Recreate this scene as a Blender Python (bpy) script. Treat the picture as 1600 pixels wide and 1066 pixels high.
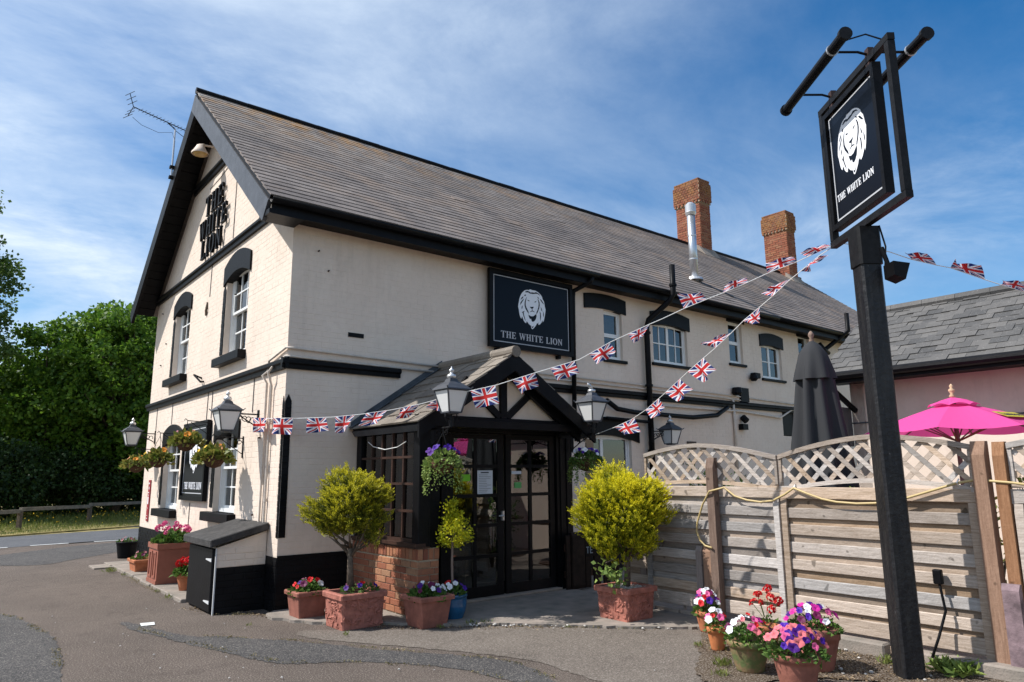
import bpy, bmesh, math, random
import numpy as np
from mathutils import Vector, Matrix, Quaternion
random.seed(7); np.random.seed(7)
sc = bpy.context.scene
for o in list(bpy.data.objects): bpy.data.objects.remove(o)
COL = sc.collection
# ---------------------------------------------------------------- camera
cam = bpy.data.cameras.new('camera'); camo = bpy.data.objects.new('camera', cam); COL.objects.link(camo)
cam.sensor_width = 36; cam.lens = 24.793; cam.clip_end = 2000; cam.clip_start = .05
R_ = Vector((.77884728, -.62716621, -.00771028)); U_ = Vector((-.11038339, -.14916011, .98263257)); F_ = Vector((.61742402, .76446962, .18540168))
CP = Vector((-3.3263, -8.6599, 1.6))
camo.matrix_world = Matrix(((R_.x, U_.x, -F_.x, CP.x), (R_.y, U_.y, -F_.y, CP.y), (R_.z, U_.z, -F_.z, CP.z), (0, 0, 0, 1)))
sc.camera = camo
# ---------------------------------------------------------------- sun, sky
SUN = Vector((-.55, .345, .76)).normalized()
sl = bpy.data.lights.new('sun', 'SUN'); sl.energy = 4.6; sl.angle = math.radians(.53); sl.color = (1, .97, .93)
so = bpy.data.objects.new('sun', sl); COL.objects.link(so); so.rotation_euler = (-SUN).to_track_quat('-Z', 'Y').to_euler()
world = bpy.data.worlds.new('World'); sc.world = world; world.use_nodes = True
wn, wl = world.node_tree.nodes, world.node_tree.links
sky = wn.new('ShaderNodeTexSky'); sky.sky_type = 'NISHITA'; sky.sun_disc = False
sky.sun_elevation = math.asin(SUN.z); sky.sun_rotation = math.atan2(SUN.x, SUN.y); sky.altitude = 60; sky.air_density = 1.0; sky.dust_density = .6; sky.ozone_density = 2.0
bg = wn['Background']; bg.inputs[1].default_value = .11
tc = wn.new('ShaderNodeTexCoord'); sep = wn.new('ShaderNodeSeparateXYZ'); wl.new(tc.outputs['Generated'], sep.inputs[0])
mz = wn.new('ShaderNodeMath'); mz.operation = 'MAXIMUM'; mz.inputs[1].default_value = 0; wl.new(sep.outputs[2], mz.inputs[0])
az = wn.new('ShaderNodeMath'); az.operation = 'ADD'; az.inputs[1].default_value = .12; wl.new(mz.outputs[0], az.inputs[0])
dv = wn.new('ShaderNodeVectorMath'); dv.operation = 'DIVIDE'; wl.new(tc.outputs['Generated'], dv.inputs[0]); wl.new(az.outputs[0], dv.inputs[1])
def wnoise(rot, scl, scale, detail, rough, dist, lo, hi, loc=(0, 0, 0)):
    mp = wn.new('ShaderNodeMapping'); mp.inputs['Rotation'].default_value = (0, 0, rot); mp.inputs['Scale'].default_value = scl; mp.inputs['Location'].default_value = loc
    wl.new(dv.outputs[0], mp.inputs[0]); n = wn.new('ShaderNodeTexNoise'); n.inputs['Scale'].default_value = scale; n.inputs['Detail'].default_value = detail
    n.inputs['Roughness'].default_value = rough; n.inputs['Distortion'].default_value = dist; wl.new(mp.outputs[0], n.inputs['Vector'])
    r = wn.new('ShaderNodeMapRange'); r.inputs[1].default_value = lo; r.inputs[2].default_value = hi; r.interpolation_type = 'SMOOTHSTEP'; wl.new(n.outputs[0], r.inputs[0]); return r.outputs[0]
c1 = wnoise(.2, (1, 1.35, 1), 1.15, 10, .66, .5, .34, .86)
c2 = wnoise(.9, (1, 1, 1), .42, 4, .5, .2, .36, .62, (3.1, 1.7, 0))
cm = wn.new('ShaderNodeMath'); cm.operation = 'MULTIPLY'; wl.new(c1, cm.inputs[0]); wl.new(c2, cm.inputs[1])
sd = wn.new('ShaderNodeVectorMath'); sd.operation = 'DOT_PRODUCT'; sd.inputs[1].default_value = tuple(SUN); wl.new(tc.outputs['Generated'], sd.inputs[0])
vr = wn.new('ShaderNodeMapRange'); vr.inputs[1].default_value = -.15; vr.inputs[2].default_value = .8; vr.inputs[4].default_value = .8; wl.new(sd.outputs['Value'], vr.inputs[0])
hr = wn.new('ShaderNodeMapRange'); hr.inputs[1].default_value = .55; hr.inputs[2].default_value = .05; hr.inputs[4].default_value = .42; wl.new(sep.outputs[2], hr.inputs[0])
va = wn.new('ShaderNodeMath'); va.operation = 'ADD'; wl.new(vr.outputs[0], va.inputs[0]); wl.new(hr.outputs[0], va.inputs[1])
c3 = wnoise(1.2, (1, 1.2, 1), .8, 8, .6, .4, .25, .75, (5.2, .3, 0)); vm = wn.new('ShaderNodeMath'); vm.operation = 'MULTIPLY'; wl.new(va.outputs[0], vm.inputs[0]); wl.new(c3, vm.inputs[1])
cs = wn.new('ShaderNodeMath'); cs.operation = 'MULTIPLY_ADD'; cs.inputs[1].default_value = .95; cs.use_clamp = True; wl.new(cm.outputs[0], cs.inputs[0]); wl.new(vm.outputs[0], cs.inputs[2])
hs = wn.new('ShaderNodeHueSaturation'); hs.inputs['Saturation'].default_value = 1.42; wl.new(sky.outputs[0], hs.inputs['Color'])
mx = wn.new('ShaderNodeMixRGB'); mx.inputs[2].default_value = (5.6, 6.5, 7.6, 1); wl.new(cs.outputs[0], mx.inputs[0]); wl.new(hs.outputs[0], mx.inputs[1]); wl.new(mx.outputs[0], bg.inputs[0])
sc.view_settings.view_transform = 'Standard'; sc.view_settings.look = 'None'; sc.view_settings.exposure = .42; sc.view_settings.gamma = 1
sc.view_settings.use_curve_mapping = False
# ---------------------------------------------------------------- materials
MATS = {}
class NT:
    def __init__(s, m): s.m = m; s.n = m.node_tree.nodes; s.l = m.node_tree.links
    def new(s, t, **k):
        n = s.n.new(t)
        for a, b in k.items(): setattr(n, a, b)
        return n
    def put(s, sock, v):
        if isinstance(v, bpy.types.NodeSocket): s.l.new(v, sock)
        elif v is not None: sock.default_value = v
    def math(s, op, a, b=None, c=None, clamp=False):
        n = s.new('ShaderNodeMath', operation=op, use_clamp=clamp); s.put(n.inputs[0], a)
        if b is not None: s.put(n.inputs[1], b)
        if c is not None: s.put(n.inputs[2], c)
        return n.outputs[0]
    def mix(s, f, a, b, mode='MIX'):
        n = s.new('ShaderNodeMixRGB', blend_type=mode)
        s.put(n.inputs[0], f); s.put(n.inputs[1], a if isinstance(a, bpy.types.NodeSocket) else (*a, 1)); s.put(n.inputs[2], b if isinstance(b, bpy.types.NodeSocket) else (*b, 1)); return n.outputs[0]
    def noise(s, scale, detail=4, rough=.55, vec=None, dist=0):
        n = s.new('ShaderNodeTexNoise'); n.inputs['Scale'].default_value = scale; n.inputs['Detail'].default_value = detail; n.inputs['Roughness'].default_value = rough; n.inputs['Distortion'].default_value = dist
        s.l.new(vec if vec is not None else s.co, n.inputs['Vector']); return n.outputs[0]
    def ramp(s, v, lo, hi, a=0., b=1.):
        n = s.new('ShaderNodeMapRange'); s.put(n.inputs[0], v); n.inputs[1].default_value = lo; n.inputs[2].default_value = hi; n.inputs[3].default_value = a; n.inputs[4].default_value = b; return n.outputs[0]
    def map(s, scl, rot=(0, 0, 0)):
        n = s.new('ShaderNodeMapping'); n.inputs['Scale'].default_value = scl; n.inputs['Rotation'].default_value = rot; s.l.new(s.co, n.inputs[0]); return n.outputs[0]
    @property
    def co(s):
        if not hasattr(s, '_co'):
            g = s.new('ShaderNodeNewGeometry'); s._co = g.outputs['Position']; s.isl = g.outputs['Random Per Island']
        return s._co
    def rnd(s):
        s.co; o = s.new('ShaderNodeObjectInfo'); return s.math('FRACT', s.math('ADD', o.outputs['Random'], s.isl))
def mat(name, col, rough=.8, spec=.4, metal=0, var=0, vscale=6, bump=0, bscale=40, col2=None, fn=None, dark=None):
    """var: brightness variation by large noise; col2: second colour mixed by noise"""
    if name in MATS: return MATS[name]
    m = bpy.data.materials.new(name); m.use_nodes = True; MATS[name] = m
    t = NT(m); b = t.n['Principled BSDF']; b.inputs['Roughness'].default_value = rough; b.inputs['Metallic'].default_value = metal; b.inputs['Specular IOR Level'].default_value = spec
    c = (*col, 1)
    if fn: c = fn(t, b)
    elif var or col2:
        n = t.noise(vscale, 6, .6); f = t.ramp(n, .3, .7)
        c = t.mix(f, tuple(x * (1 - var) for x in col), tuple(min(1, x * (1 + var)) for x in (col2 or col)))
    if c is not None: t.put(b.inputs['Base Color'], c)
    if bump:
        n = t.noise(bscale, 5, .6); bp = t.new('ShaderNodeBump'); bp.inputs['Strength'].default_value = bump; bp.inputs['Distance'].default_value = .01; t.l.new(n, bp.inputs['Height']); t.l.new(bp.outputs[0], b.inputs['Normal'])
    return m
def f_cream(t, b):
    n1 = t.ramp(t.noise(1.3, 6, .6), .35, .7); n2 = t.ramp(t.noise(14, 5, .7), .45, .75)
    st = t.ramp(t.noise(2.2, 7, .7, t.map((1.5, 1.5, .28))), .54, .8)
    c = t.mix(n1, (.76, .64, .535), (.70, .58, .48)); c = t.mix(t.math('MULTIPLY', n2, .3), c, (.56, .47, .39)); c = t.mix(t.math('MULTIPLY', st, .45), c, (.42, .34, .28)); c = t.mix(t.math('MULTIPLY', t.ramp(t.noise(.8, 3, .5), .55, .58), .18), c, (.8, .7, .6)); c = t.mix(t.math('MULTIPLY', t.ramp(t.noise(5, 8, .8), .66, .72), .5), c, (.38, .3, .24))
    return c
CREAM = mat('cream_masonry_paint', (.7, .62, .54), .75, .25, fn=f_cream, bump=.2, bscale=60)
BLACK = mat('black_gloss_paint', (.006, .006, .007), .45, .12, var=.35, vscale=5, bump=.25, bscale=25)
BLACKLIT = mat('black_paint_lit_tone', (.06, .064, .074), .45, .4, var=.3, vscale=7, bump=.3, bscale=30)  # black paint with the sunlit barge board's sun and sky sheen mixed into its colour
def f_post(t, b):
    c = t.mix(t.ramp(t.noise(6, 7, .75, t.map((3, 3, .4))), .4, .65), (.008, .008, .010), (.022, .021, .021)); return t.mix(t.math('MULTIPLY', t.ramp(t.noise(26, 6, .8, t.map((1.5, 1.5, .5))), .64, .7), .7), c, (.16, .155, .16))
POSTM = mat('chipped_black_post_paint', (.01, .01, .012), .4, .3, fn=f_post, bump=.7, bscale=22)
IRON = mat('black_iron', (.01, .01, .011), .5, .15, var=.4, vscale=20)
def f_wood(c1, c2, axis=(1, 1, 12)):
    def f(t, b):
        r = t.rnd(); g = t.noise(5, 6, .65, t.map(axis), .4); g2 = t.noise(18, 4, .7, t.map(axis))
        c = t.mix(t.ramp(g, .3, .7), c1, c2); c = t.mix(t.math('MULTIPLY', t.ramp(g2, .5, .75), .45), c, tuple(x * .5 for x in c1)); c = t.mix(t.math('MULTIPLY', t.ramp(t.noise(9, 2, .4), .69, .73), .7), c, tuple(x * .35 for x in c1)); 
        hv = t.new('ShaderNodeHueSaturation'); t.l.new(c, hv.inputs['Color']); t.put(hv.inputs['Value'], t.ramp(r, 0, 1, .6, 1.25)); t.put(hv.inputs['Saturation'], t.ramp(t.math('FRACT', t.math('MULTIPLY', r, 7.3)), 0, 1, .35, 1.35)); return hv.outputs[0]
    return f
FENCE = mat('weathered_fence_wood', (.3, .25, .2), .85, .2, fn=f_wood((.3, .235, .18), (.56, .465, .39), (1, 1, 14)), bump=.5, bscale=30)
FPOST = mat('brown_post_wood', (.3, .2, .13), .8, .2, fn=f_wood((.2, .105, .06), (.34, .195, .12), (12, 12, 1)), bump=.4, bscale=30)
BARKW = mat('bark', (.13, .1, .075), .9, .1, var=.4, vscale=30, bump=.8, bscale=50)
TIMBERD = mat('dark_oiled_timber', (.045, .022, .015), .5, .3, var=.4, vscale=8)
def f_brick(t, b):
    r = t.rnd(); cr = t.new('ShaderNodeValToRGB'); e = cr.color_ramp.elements; e[0].color = (.22, .075, .045, 1); e[1].color = (.34, .19, .11, 1)
    for p, c in ((.25, (.36, .13, .07, 1)), (.5, (.3, .11, .06, 1)), (.75, (.42, .19, .1, 1))): x = e.new(p); x.color = c
    t.l.new(r, cr.inputs[0]); return t.mix(t.math('MULTIPLY', t.ramp(t.noise(35, 6, .7), .4, .7), .5), cr.outputs[0], (.16, .09, .07))
BRICK = mat('red_brick', (.3, .12, .07), .85, .2, fn=f_brick, bump=.6, bscale=90)
MORTAR = mat('mortar', (.36, .29, .21), .95, .1, var=.25, vscale=30, bump=.4)
def f_chim(t, b):
    c = f_brick(t, b); sp = t.new('ShaderNodeSeparateXYZ'); t.l.new(t.co, sp.inputs[0]); top = t.ramp(sp.outputs[2], 9.55, 9.9)
    li = t.math('MULTIPLY', t.ramp(t.noise(3.5, 6, .7), .42, .6), top); c = t.mix(.35, c, (.17, .045, .03)); c = t.mix(t.math('MULTIPLY', top, .45), c, (.13, .06, .035)); return t.mix(t.math('MULTIPLY', li, .45), c, (.34, .18, .05))
CHIM = mat('chimney_brick', (.3, .12, .07), .88, .2, fn=f_chim, bump=.5, bscale=60)
def f_slate(c1, c2, lich=0, zr=(6.6, 8.2)):
    def f(t, b):
        r = t.rnd(); c = t.mix(r, c1, c2); c = t.mix(t.math('MULTIPLY', t.ramp(t.noise(4, 7, .7), .4, .75), .4), c, tuple(x * .55 for x in c1)); c = t.mix(t.math('MULTIPLY', t.ramp(t.noise(.75, 5, .6), .42, .62), .75 if lich else 0), c, tuple(x * k for x, k in zip(c1, (.62, .64, .68)))); c = t.mix(t.math('MULTIPLY', t.ramp(t.noise(1.1, 5, .6, t.map((1, 1, 2))), .5, .66), .6 if lich else 0), c, tuple(min(1, x * k) for x, k in zip(c2, (1.15, 1.0, .85)))); c = t.mix(t.math('MULTIPLY', t.ramp(t.noise(38, 4, .7), .58, .72), .6), c, tuple(min(1, x * 2.3) for x in c2))
        if lich:
            sp = t.new('ShaderNodeSeparateXYZ'); t.l.new(t.co, sp.inputs[0]); z = t.ramp(sp.outputs[2], *zr); wst = t.ramp(sp.outputs[0], 13, -1)
            g = t.math('MULTIPLY', z, wst)
            o = t.math('MULTIPLY', t.ramp(t.noise(1.6, 8, .75), .47, .6), t.ramp(sp.outputs[2], zr[0] + .5, zr[1])); o = t.math('MULTIPLY', o, wst)
            c = t.mix(t.math('MULTIPLY', t.math('MULTIPLY', t.ramp(t.noise(5, 8, .8, t.map((.6, 1, 1.5))), .45, .65), g), .95), c, (.42, .39, .35)); c = t.mix(t.math('MULTIPLY', o, .95, clamp=True), c, (.42, .21, .05))
        return c
    return f
SLATE = mat('roof_slate', (.14, .12, .1), .75, .25, fn=f_slate((.185, .155, .137), (.26, .22, .195), 1), bump=.3, bscale=50)
SLATE2 = mat('porch_slate', (.17, .145, .12), .75, .25, fn=f_slate((.16, .135, .11), (.25, .215, .175)), bump=.3, bscale=40)
SLATE3 = mat('grey_slate', (.1, .1, .1), .72, .3, fn=f_slate((.07, .069, .068), (.135, .128, .12)), bump=.3, bscale=40)
LEAD = mat('lead_flashing', (.06, .07, .08), .5, .5, var=.4, vscale=7, bump=.3)
WHITE = mat('white_gloss_paint', (.78, .78, .76), .4, .5, var=.04)
PRINTW = mat('white_lettering', (.82, .83, .86), .5, .4)
SIGNBK = mat('navy_sign_panel', (.004, .006, .011), .3, .12, var=.1, vscale=2)
CURT = mat('net_curtain', (.5, .5, .47), .9, .1)
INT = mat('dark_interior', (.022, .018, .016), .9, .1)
TERRA = mat('terracotta', (.42, .15, .07), .8, .25, var=.2, vscale=14, bump=.25)
TERRAD = mat('dark_terracotta', (.27, .105, .075), .75, .25, var=.22, vscale=12, bump=.3)
TERRAO = mat('ornate_terracotta', (.34, .13, .095), .8, .25, var=.35, vscale=14, bump=.9, bscale=22)
TUB = mat('red_brown_plastic_tub', (.29, .1, .065), .5, .4, var=.12, vscale=10)
def f_moss(t, b): return t.mix(t.ramp(t.noise(7, 6, .7), .42, .6), (.3, .17, .1), (.13, .16, .06))
MOSSY = mat('mossy_terracotta', (.3, .2, .1), .9, .2, fn=f_moss, bump=.4)
BLUEG = mat('blue_glaze', (.012, .09, .2), .15, .6, var=.25, vscale=9)
SOIL = mat('potting_soil', (.05, .035, .025), .95, .1, var=.5, vscale=60, bump=1, bscale=80)
GRAVEL = mat('white_gravel_chips', (.5, .47, .43), .9, .2, var=.5, vscale=70, bump=1, bscale=90)
COIR = mat('coir_liner', (.1, .055, .035), .95, .1, var=.4, vscale=50, bump=1, bscale=70)
STEEL = mat('brushed_flue_steel', (.55, .57, .6), .35, .5, metal=.85, var=.1)
GALV = mat('cream_painted_pipe', (.6, .52, .44), .6, .3, var=.15, vscale=9)
FROST = mat('frosted_lamp_glass', (.7, .7, .68), .35, .5)
SILVER = mat('silver_finial', (.6, .6, .6), .35, .5, metal=.6)
def glass():
    m = bpy.data.materials.new('window_glass'); m.use_nodes = True; t = NT(m); t.n.remove(t.n['Principled BSDF'])
    tr = t.new('ShaderNodeBsdfTransparent'); tr.inputs[0].default_value = (.62, .66, .65, 1); gl = t.new('ShaderNodeBsdfGlossy'); gl.inputs['Roughness'].default_value = .02
    fr = t.new('ShaderNodeFresnel'); fr.inputs[0].default_value = 1.6; ms = t.new('ShaderNodeMixShader'); t.l.new(t.math('ADD', fr.outputs[0], .07), ms.inputs[0]); t.l.new(tr.outputs[0], ms.inputs[1]); t.l.new(gl.outputs[0], ms.inputs[2])
    t.l.new(ms.outputs[0], t.n['Material Output'].inputs[0]); return m
GLASS = glass()
def leafmat(name, c1, c2, tip=None, trans=.3, rough=.55, spec=.3):
    m = bpy.data.materials.new(name); m.use_nodes = True; t = NT(m); b = t.n['Principled BSDF']; b.inputs['Roughness'].default_value = rough; b.inputs['Specular IOR Level'].default_value = spec
    c = t.mix(t.rnd(), c1, c2); 
    if tip:
        a = t.new('ShaderNodeAttribute'); a.attribute_name = 'tip'; c = t.mix(t.math('MULTIPLY', a.outputs['Fac'], t.ramp(t.rnd(), 0, 1, .7, 1.2), clamp=True), c, tip)
    t.put(b.inputs['Base Color'], c); tl = t.new('ShaderNodeBsdfTranslucent'); t.put(tl.inputs[0], c); ms = t.new('ShaderNodeMixShader'); ms.inputs[0].default_value = trans
    t.l.new(b.outputs[0], ms.inputs[1]); t.l.new(tl.outputs[0], ms.inputs[2]); t.l.new(ms.outputs[0], t.n['Material Output'].inputs[0]); return m
LTREE = leafmat('maple_leaves', (.045, .12, .012), (.17, .29, .03), trans=.42)
LTREE2 = leafmat('ash_leaves', (.05, .1, .018), (.13, .2, .04), trans=.42)
LCON = leafmat('conifer_sprays', (.03, .06, .008), (.12, .14, .02), (.62, .56, .03), trans=.4)
LGOLD = leafmat('golden_conifer_sprays', (.05, .09, .006), (.17, .23, .012), (.88, .78, .03), trans=.4)
LYEL = leafmat('yellow_privet_leaves', (.3, .36, .015), (.75, .68, .03), trans=.4)
LPLANT = leafmat('bedding_leaves', (.05, .12, .02), (.12, .2, .04))
LBEG = leafmat('begonia_leaves', (.08, .14, .02), (.3, .26, .06))
LTRAIL = leafmat('trailing_leaves', (.12, .2, .04), (.3, .38, .1))
LGRASS = leafmat('grass_blades', (.09, .14, .02), (.24, .25, .07))
def petal(name, c, v=.15): return leafmat(name, tuple(x * (1 - v) for x in c), tuple(min(1, x * (1 + v)) for x in c), trans=.2)
PET = {k: petal(k + '_petals', c) for k, c in dict(red=(.6, .012, .015), white=(.8, .8, .82), purple=(.07, .008, .2), magenta=(.55, .02, .28), pink=(.75, .12, .3), coral=(.8, .2, .22), plum=(.13, .008, .06), violet=(.065, .012, .3), orange=(.85, .3, .03), yellow=(.8, .5, .03), fade=(.35, .12, .14), peach=(.85, .4, .2)).items()}
def fabric(name, c, trans=.25):
    return leafmat(name, c, c, trans=trans, rough=.85)
PINKF = fabric('pink_parasol_fabric', (.78, .085, .33), .3); CHARF = fabric('charcoal_canvas', (.03, .031, .034), .02); LABF = fabric('yellow_label_fabric', (.45, .38, .05), .1)
def f_asph(c1, c2, sp=.35):
    def f(t, b):
        n = t.ramp(t.noise(.9, 7, .65), .35, .68); c = t.mix(n, c1, c2); g = t.noise(75, 3, .8)
        g2 = t.noise(28, 5, .8); c = t.mix(t.math('MULTIPLY', t.ramp(g2, .5, .72), .5), c, tuple(x * .5 for x in c1)); c = t.mix(t.math('MULTIPLY', t.ramp(g, .53, .66), sp * 1.6), c, (.42, .37, .32)); c = t.mix(t.math('MULTIPLY', t.ramp(g, .48, .33), .75), c, tuple(x * .4 for x in c1))
        s = t.ramp(t.noise(3.2, 8, .75), .55, .68); c = t.mix(t.math('MULTIPLY', s, .45), c, tuple(x * .5 for x in c1)); vo = t.new('ShaderNodeTexVoronoi', feature='DISTANCE_TO_EDGE'); vo.inputs['Scale'].default_value = .75
        ad = t.new('ShaderNodeVectorMath', operation='ADD'); nz = t.new('ShaderNodeTexNoise'); nz.inputs['Scale'].default_value = 2.2; nz.inputs['Detail'].default_value = 8; nz.inputs['Roughness'].default_value = .7; t.l.new(t.co, nz.inputs['Vector']); t.l.new(nz.outputs['Color'], ad.inputs[0]); t.l.new(t.co, ad.inputs[1]); t.l.new(ad.outputs[0], vo.inputs['Vector'])
        cr = t.math('MULTIPLY', t.ramp(vo.outputs[0], .007, .002), t.ramp(t.noise(.7, 3, .5), .5, .6)); return t.mix(t.math('MULTIPLY', cr, .8, clamp=True), c, tuple(x * .3 for x in c1))
    return f
ASPH = mat('worn_brown_asphalt', (.12, .1, .085), .9, .25, fn=f_asph((.082, .063, .051), (.125, .097, .079), .45), bump=.7, bscale=130)
ASPHD = mat('dark_patch_asphalt', (.07, .07, .07), .88, .3, fn=f_asph((.047, .045, .045), (.068, .065, .063), .4), bump=.7, bscale=130)
ASPHL = mat('pale_worn_asphalt', (.16, .14, .12), .9, .25, fn=f_asph((.13, .108, .089), (.17, .143, .118), .4), bump=.5, bscale=130)
ROADM = mat('road_asphalt', (.1, .1, .11), .75, .4, fn=f_asph((.07, .075, .085), (.1, .105, .115), .2), bump=.4, bscale=110)
CONC = mat('old_concrete', (.3, .27, .23), .9, .2, var=.35, vscale=5, bump=.6, bscale=60, col2=(.24, .2, .17))
DIRT = mat('dry_leaf_litter_soil', (.1, .07, .047), .95, .1, fn=f_asph((.07, .05, .034), (.12, .085, .055), .7), bump=1, bscale=70)
ROADW = mat('white_road_paint', (.65, .66, .64), .7, .3, var=.15, vscale=12)
GRASSG = mat('verge_soil', (.16, .16, .05), .95, .1, var=.45, vscale=3, col2=(.28, .22, .1))
REDS = mat('red_sign_enamel', (.3, .015, .025), .4, .5, var=.2, vscale=20)
PAPER = mat('notice_paper', (.6, .63, .68), .6, .3); GREENP = mat('green_sticker', (.2, .55, .03), .5, .3); DARKT = mat('print_ink', (.05, .05, .06), .7, .2)
def jack():
    m = bpy.data.materials.new('union_flag_print'); m.use_nodes = True; t = NT(m); b = t.n['Principled BSDF']; b.inputs['Roughness'].default_value = .6; b.inputs['Specular IOR Level'].default_value = .2
    uv = t.new('ShaderNodeUVMap'); uv.uv_map = 'UVMap'; s = t.new('ShaderNodeSeparateXYZ'); t.l.new(uv.outputs[0], s.inputs[0])
    x = t.math('MULTIPLY', t.math('SUBTRACT', s.outputs[0], .5), 60); y = t.math('MULTIPLY', t.math('SUBTRACT', s.outputs[1], .5), 38)
    ax, ay = t.math('ABSOLUTE', x), t.math('ABSOLUTE', y); L = math.hypot(60, 38)
    lt = lambda a, v: t.math('LESS_THAN', a, v)
    d1 = t.math('DIVIDE', t.math('SUBTRACT', t.math('MULTIPLY', x, 38), t.math('MULTIPLY', y, 60)), L); d2 = t.math('DIVIDE', t.math('ADD', t.math('MULTIPLY', x, 38), t.math('MULTIPLY', y, 60)), L)
    w = t.math('MAXIMUM', lt(t.math('ABSOLUTE', d1), 3.8), lt(t.math('ABSOLUTE', d2), 3.8)); sg = t.math('SIGN', x)
    r1 = lt(t.math('ABSOLUTE', t.math('ADD', d1, t.math('MULTIPLY', sg, 1.2))), 1.25); r2 = lt(t.math('ABSOLUTE', t.math('ADD', d2, t.math('MULTIPLY', sg, -1.2))), 1.25); rd = t.math('MAXIMUM', r1, r2)
    wc = t.math('MAXIMUM', lt(ax, 6), lt(ay, 6)); rc = t.math('MAXIMUM', lt(ax, 3.7), lt(ay, 3.7))
    c = t.mix(w, (.02, .035, .16), (.8, .8, .84)); c = t.mix(rd, c, (.5, .03, .035)); c = t.mix(wc, c, (.8, .8, .84)); c = t.mix(rc, c, (.58, .03, .03))
    t.put(b.inputs['Base Color'], c); tl = t.new('ShaderNodeBsdfTranslucent'); t.put(tl.inputs[0], c); ms = t.new('ShaderNodeMixShader'); ms.inputs[0].default_value = .35
    t.l.new(b.outputs[0], ms.inputs[1]); t.l.new(tl.outputs[0], ms.inputs[2]); t.l.new(ms.outputs[0], t.n['Material Output'].inputs[0]); return m
JACK = jack()
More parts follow.
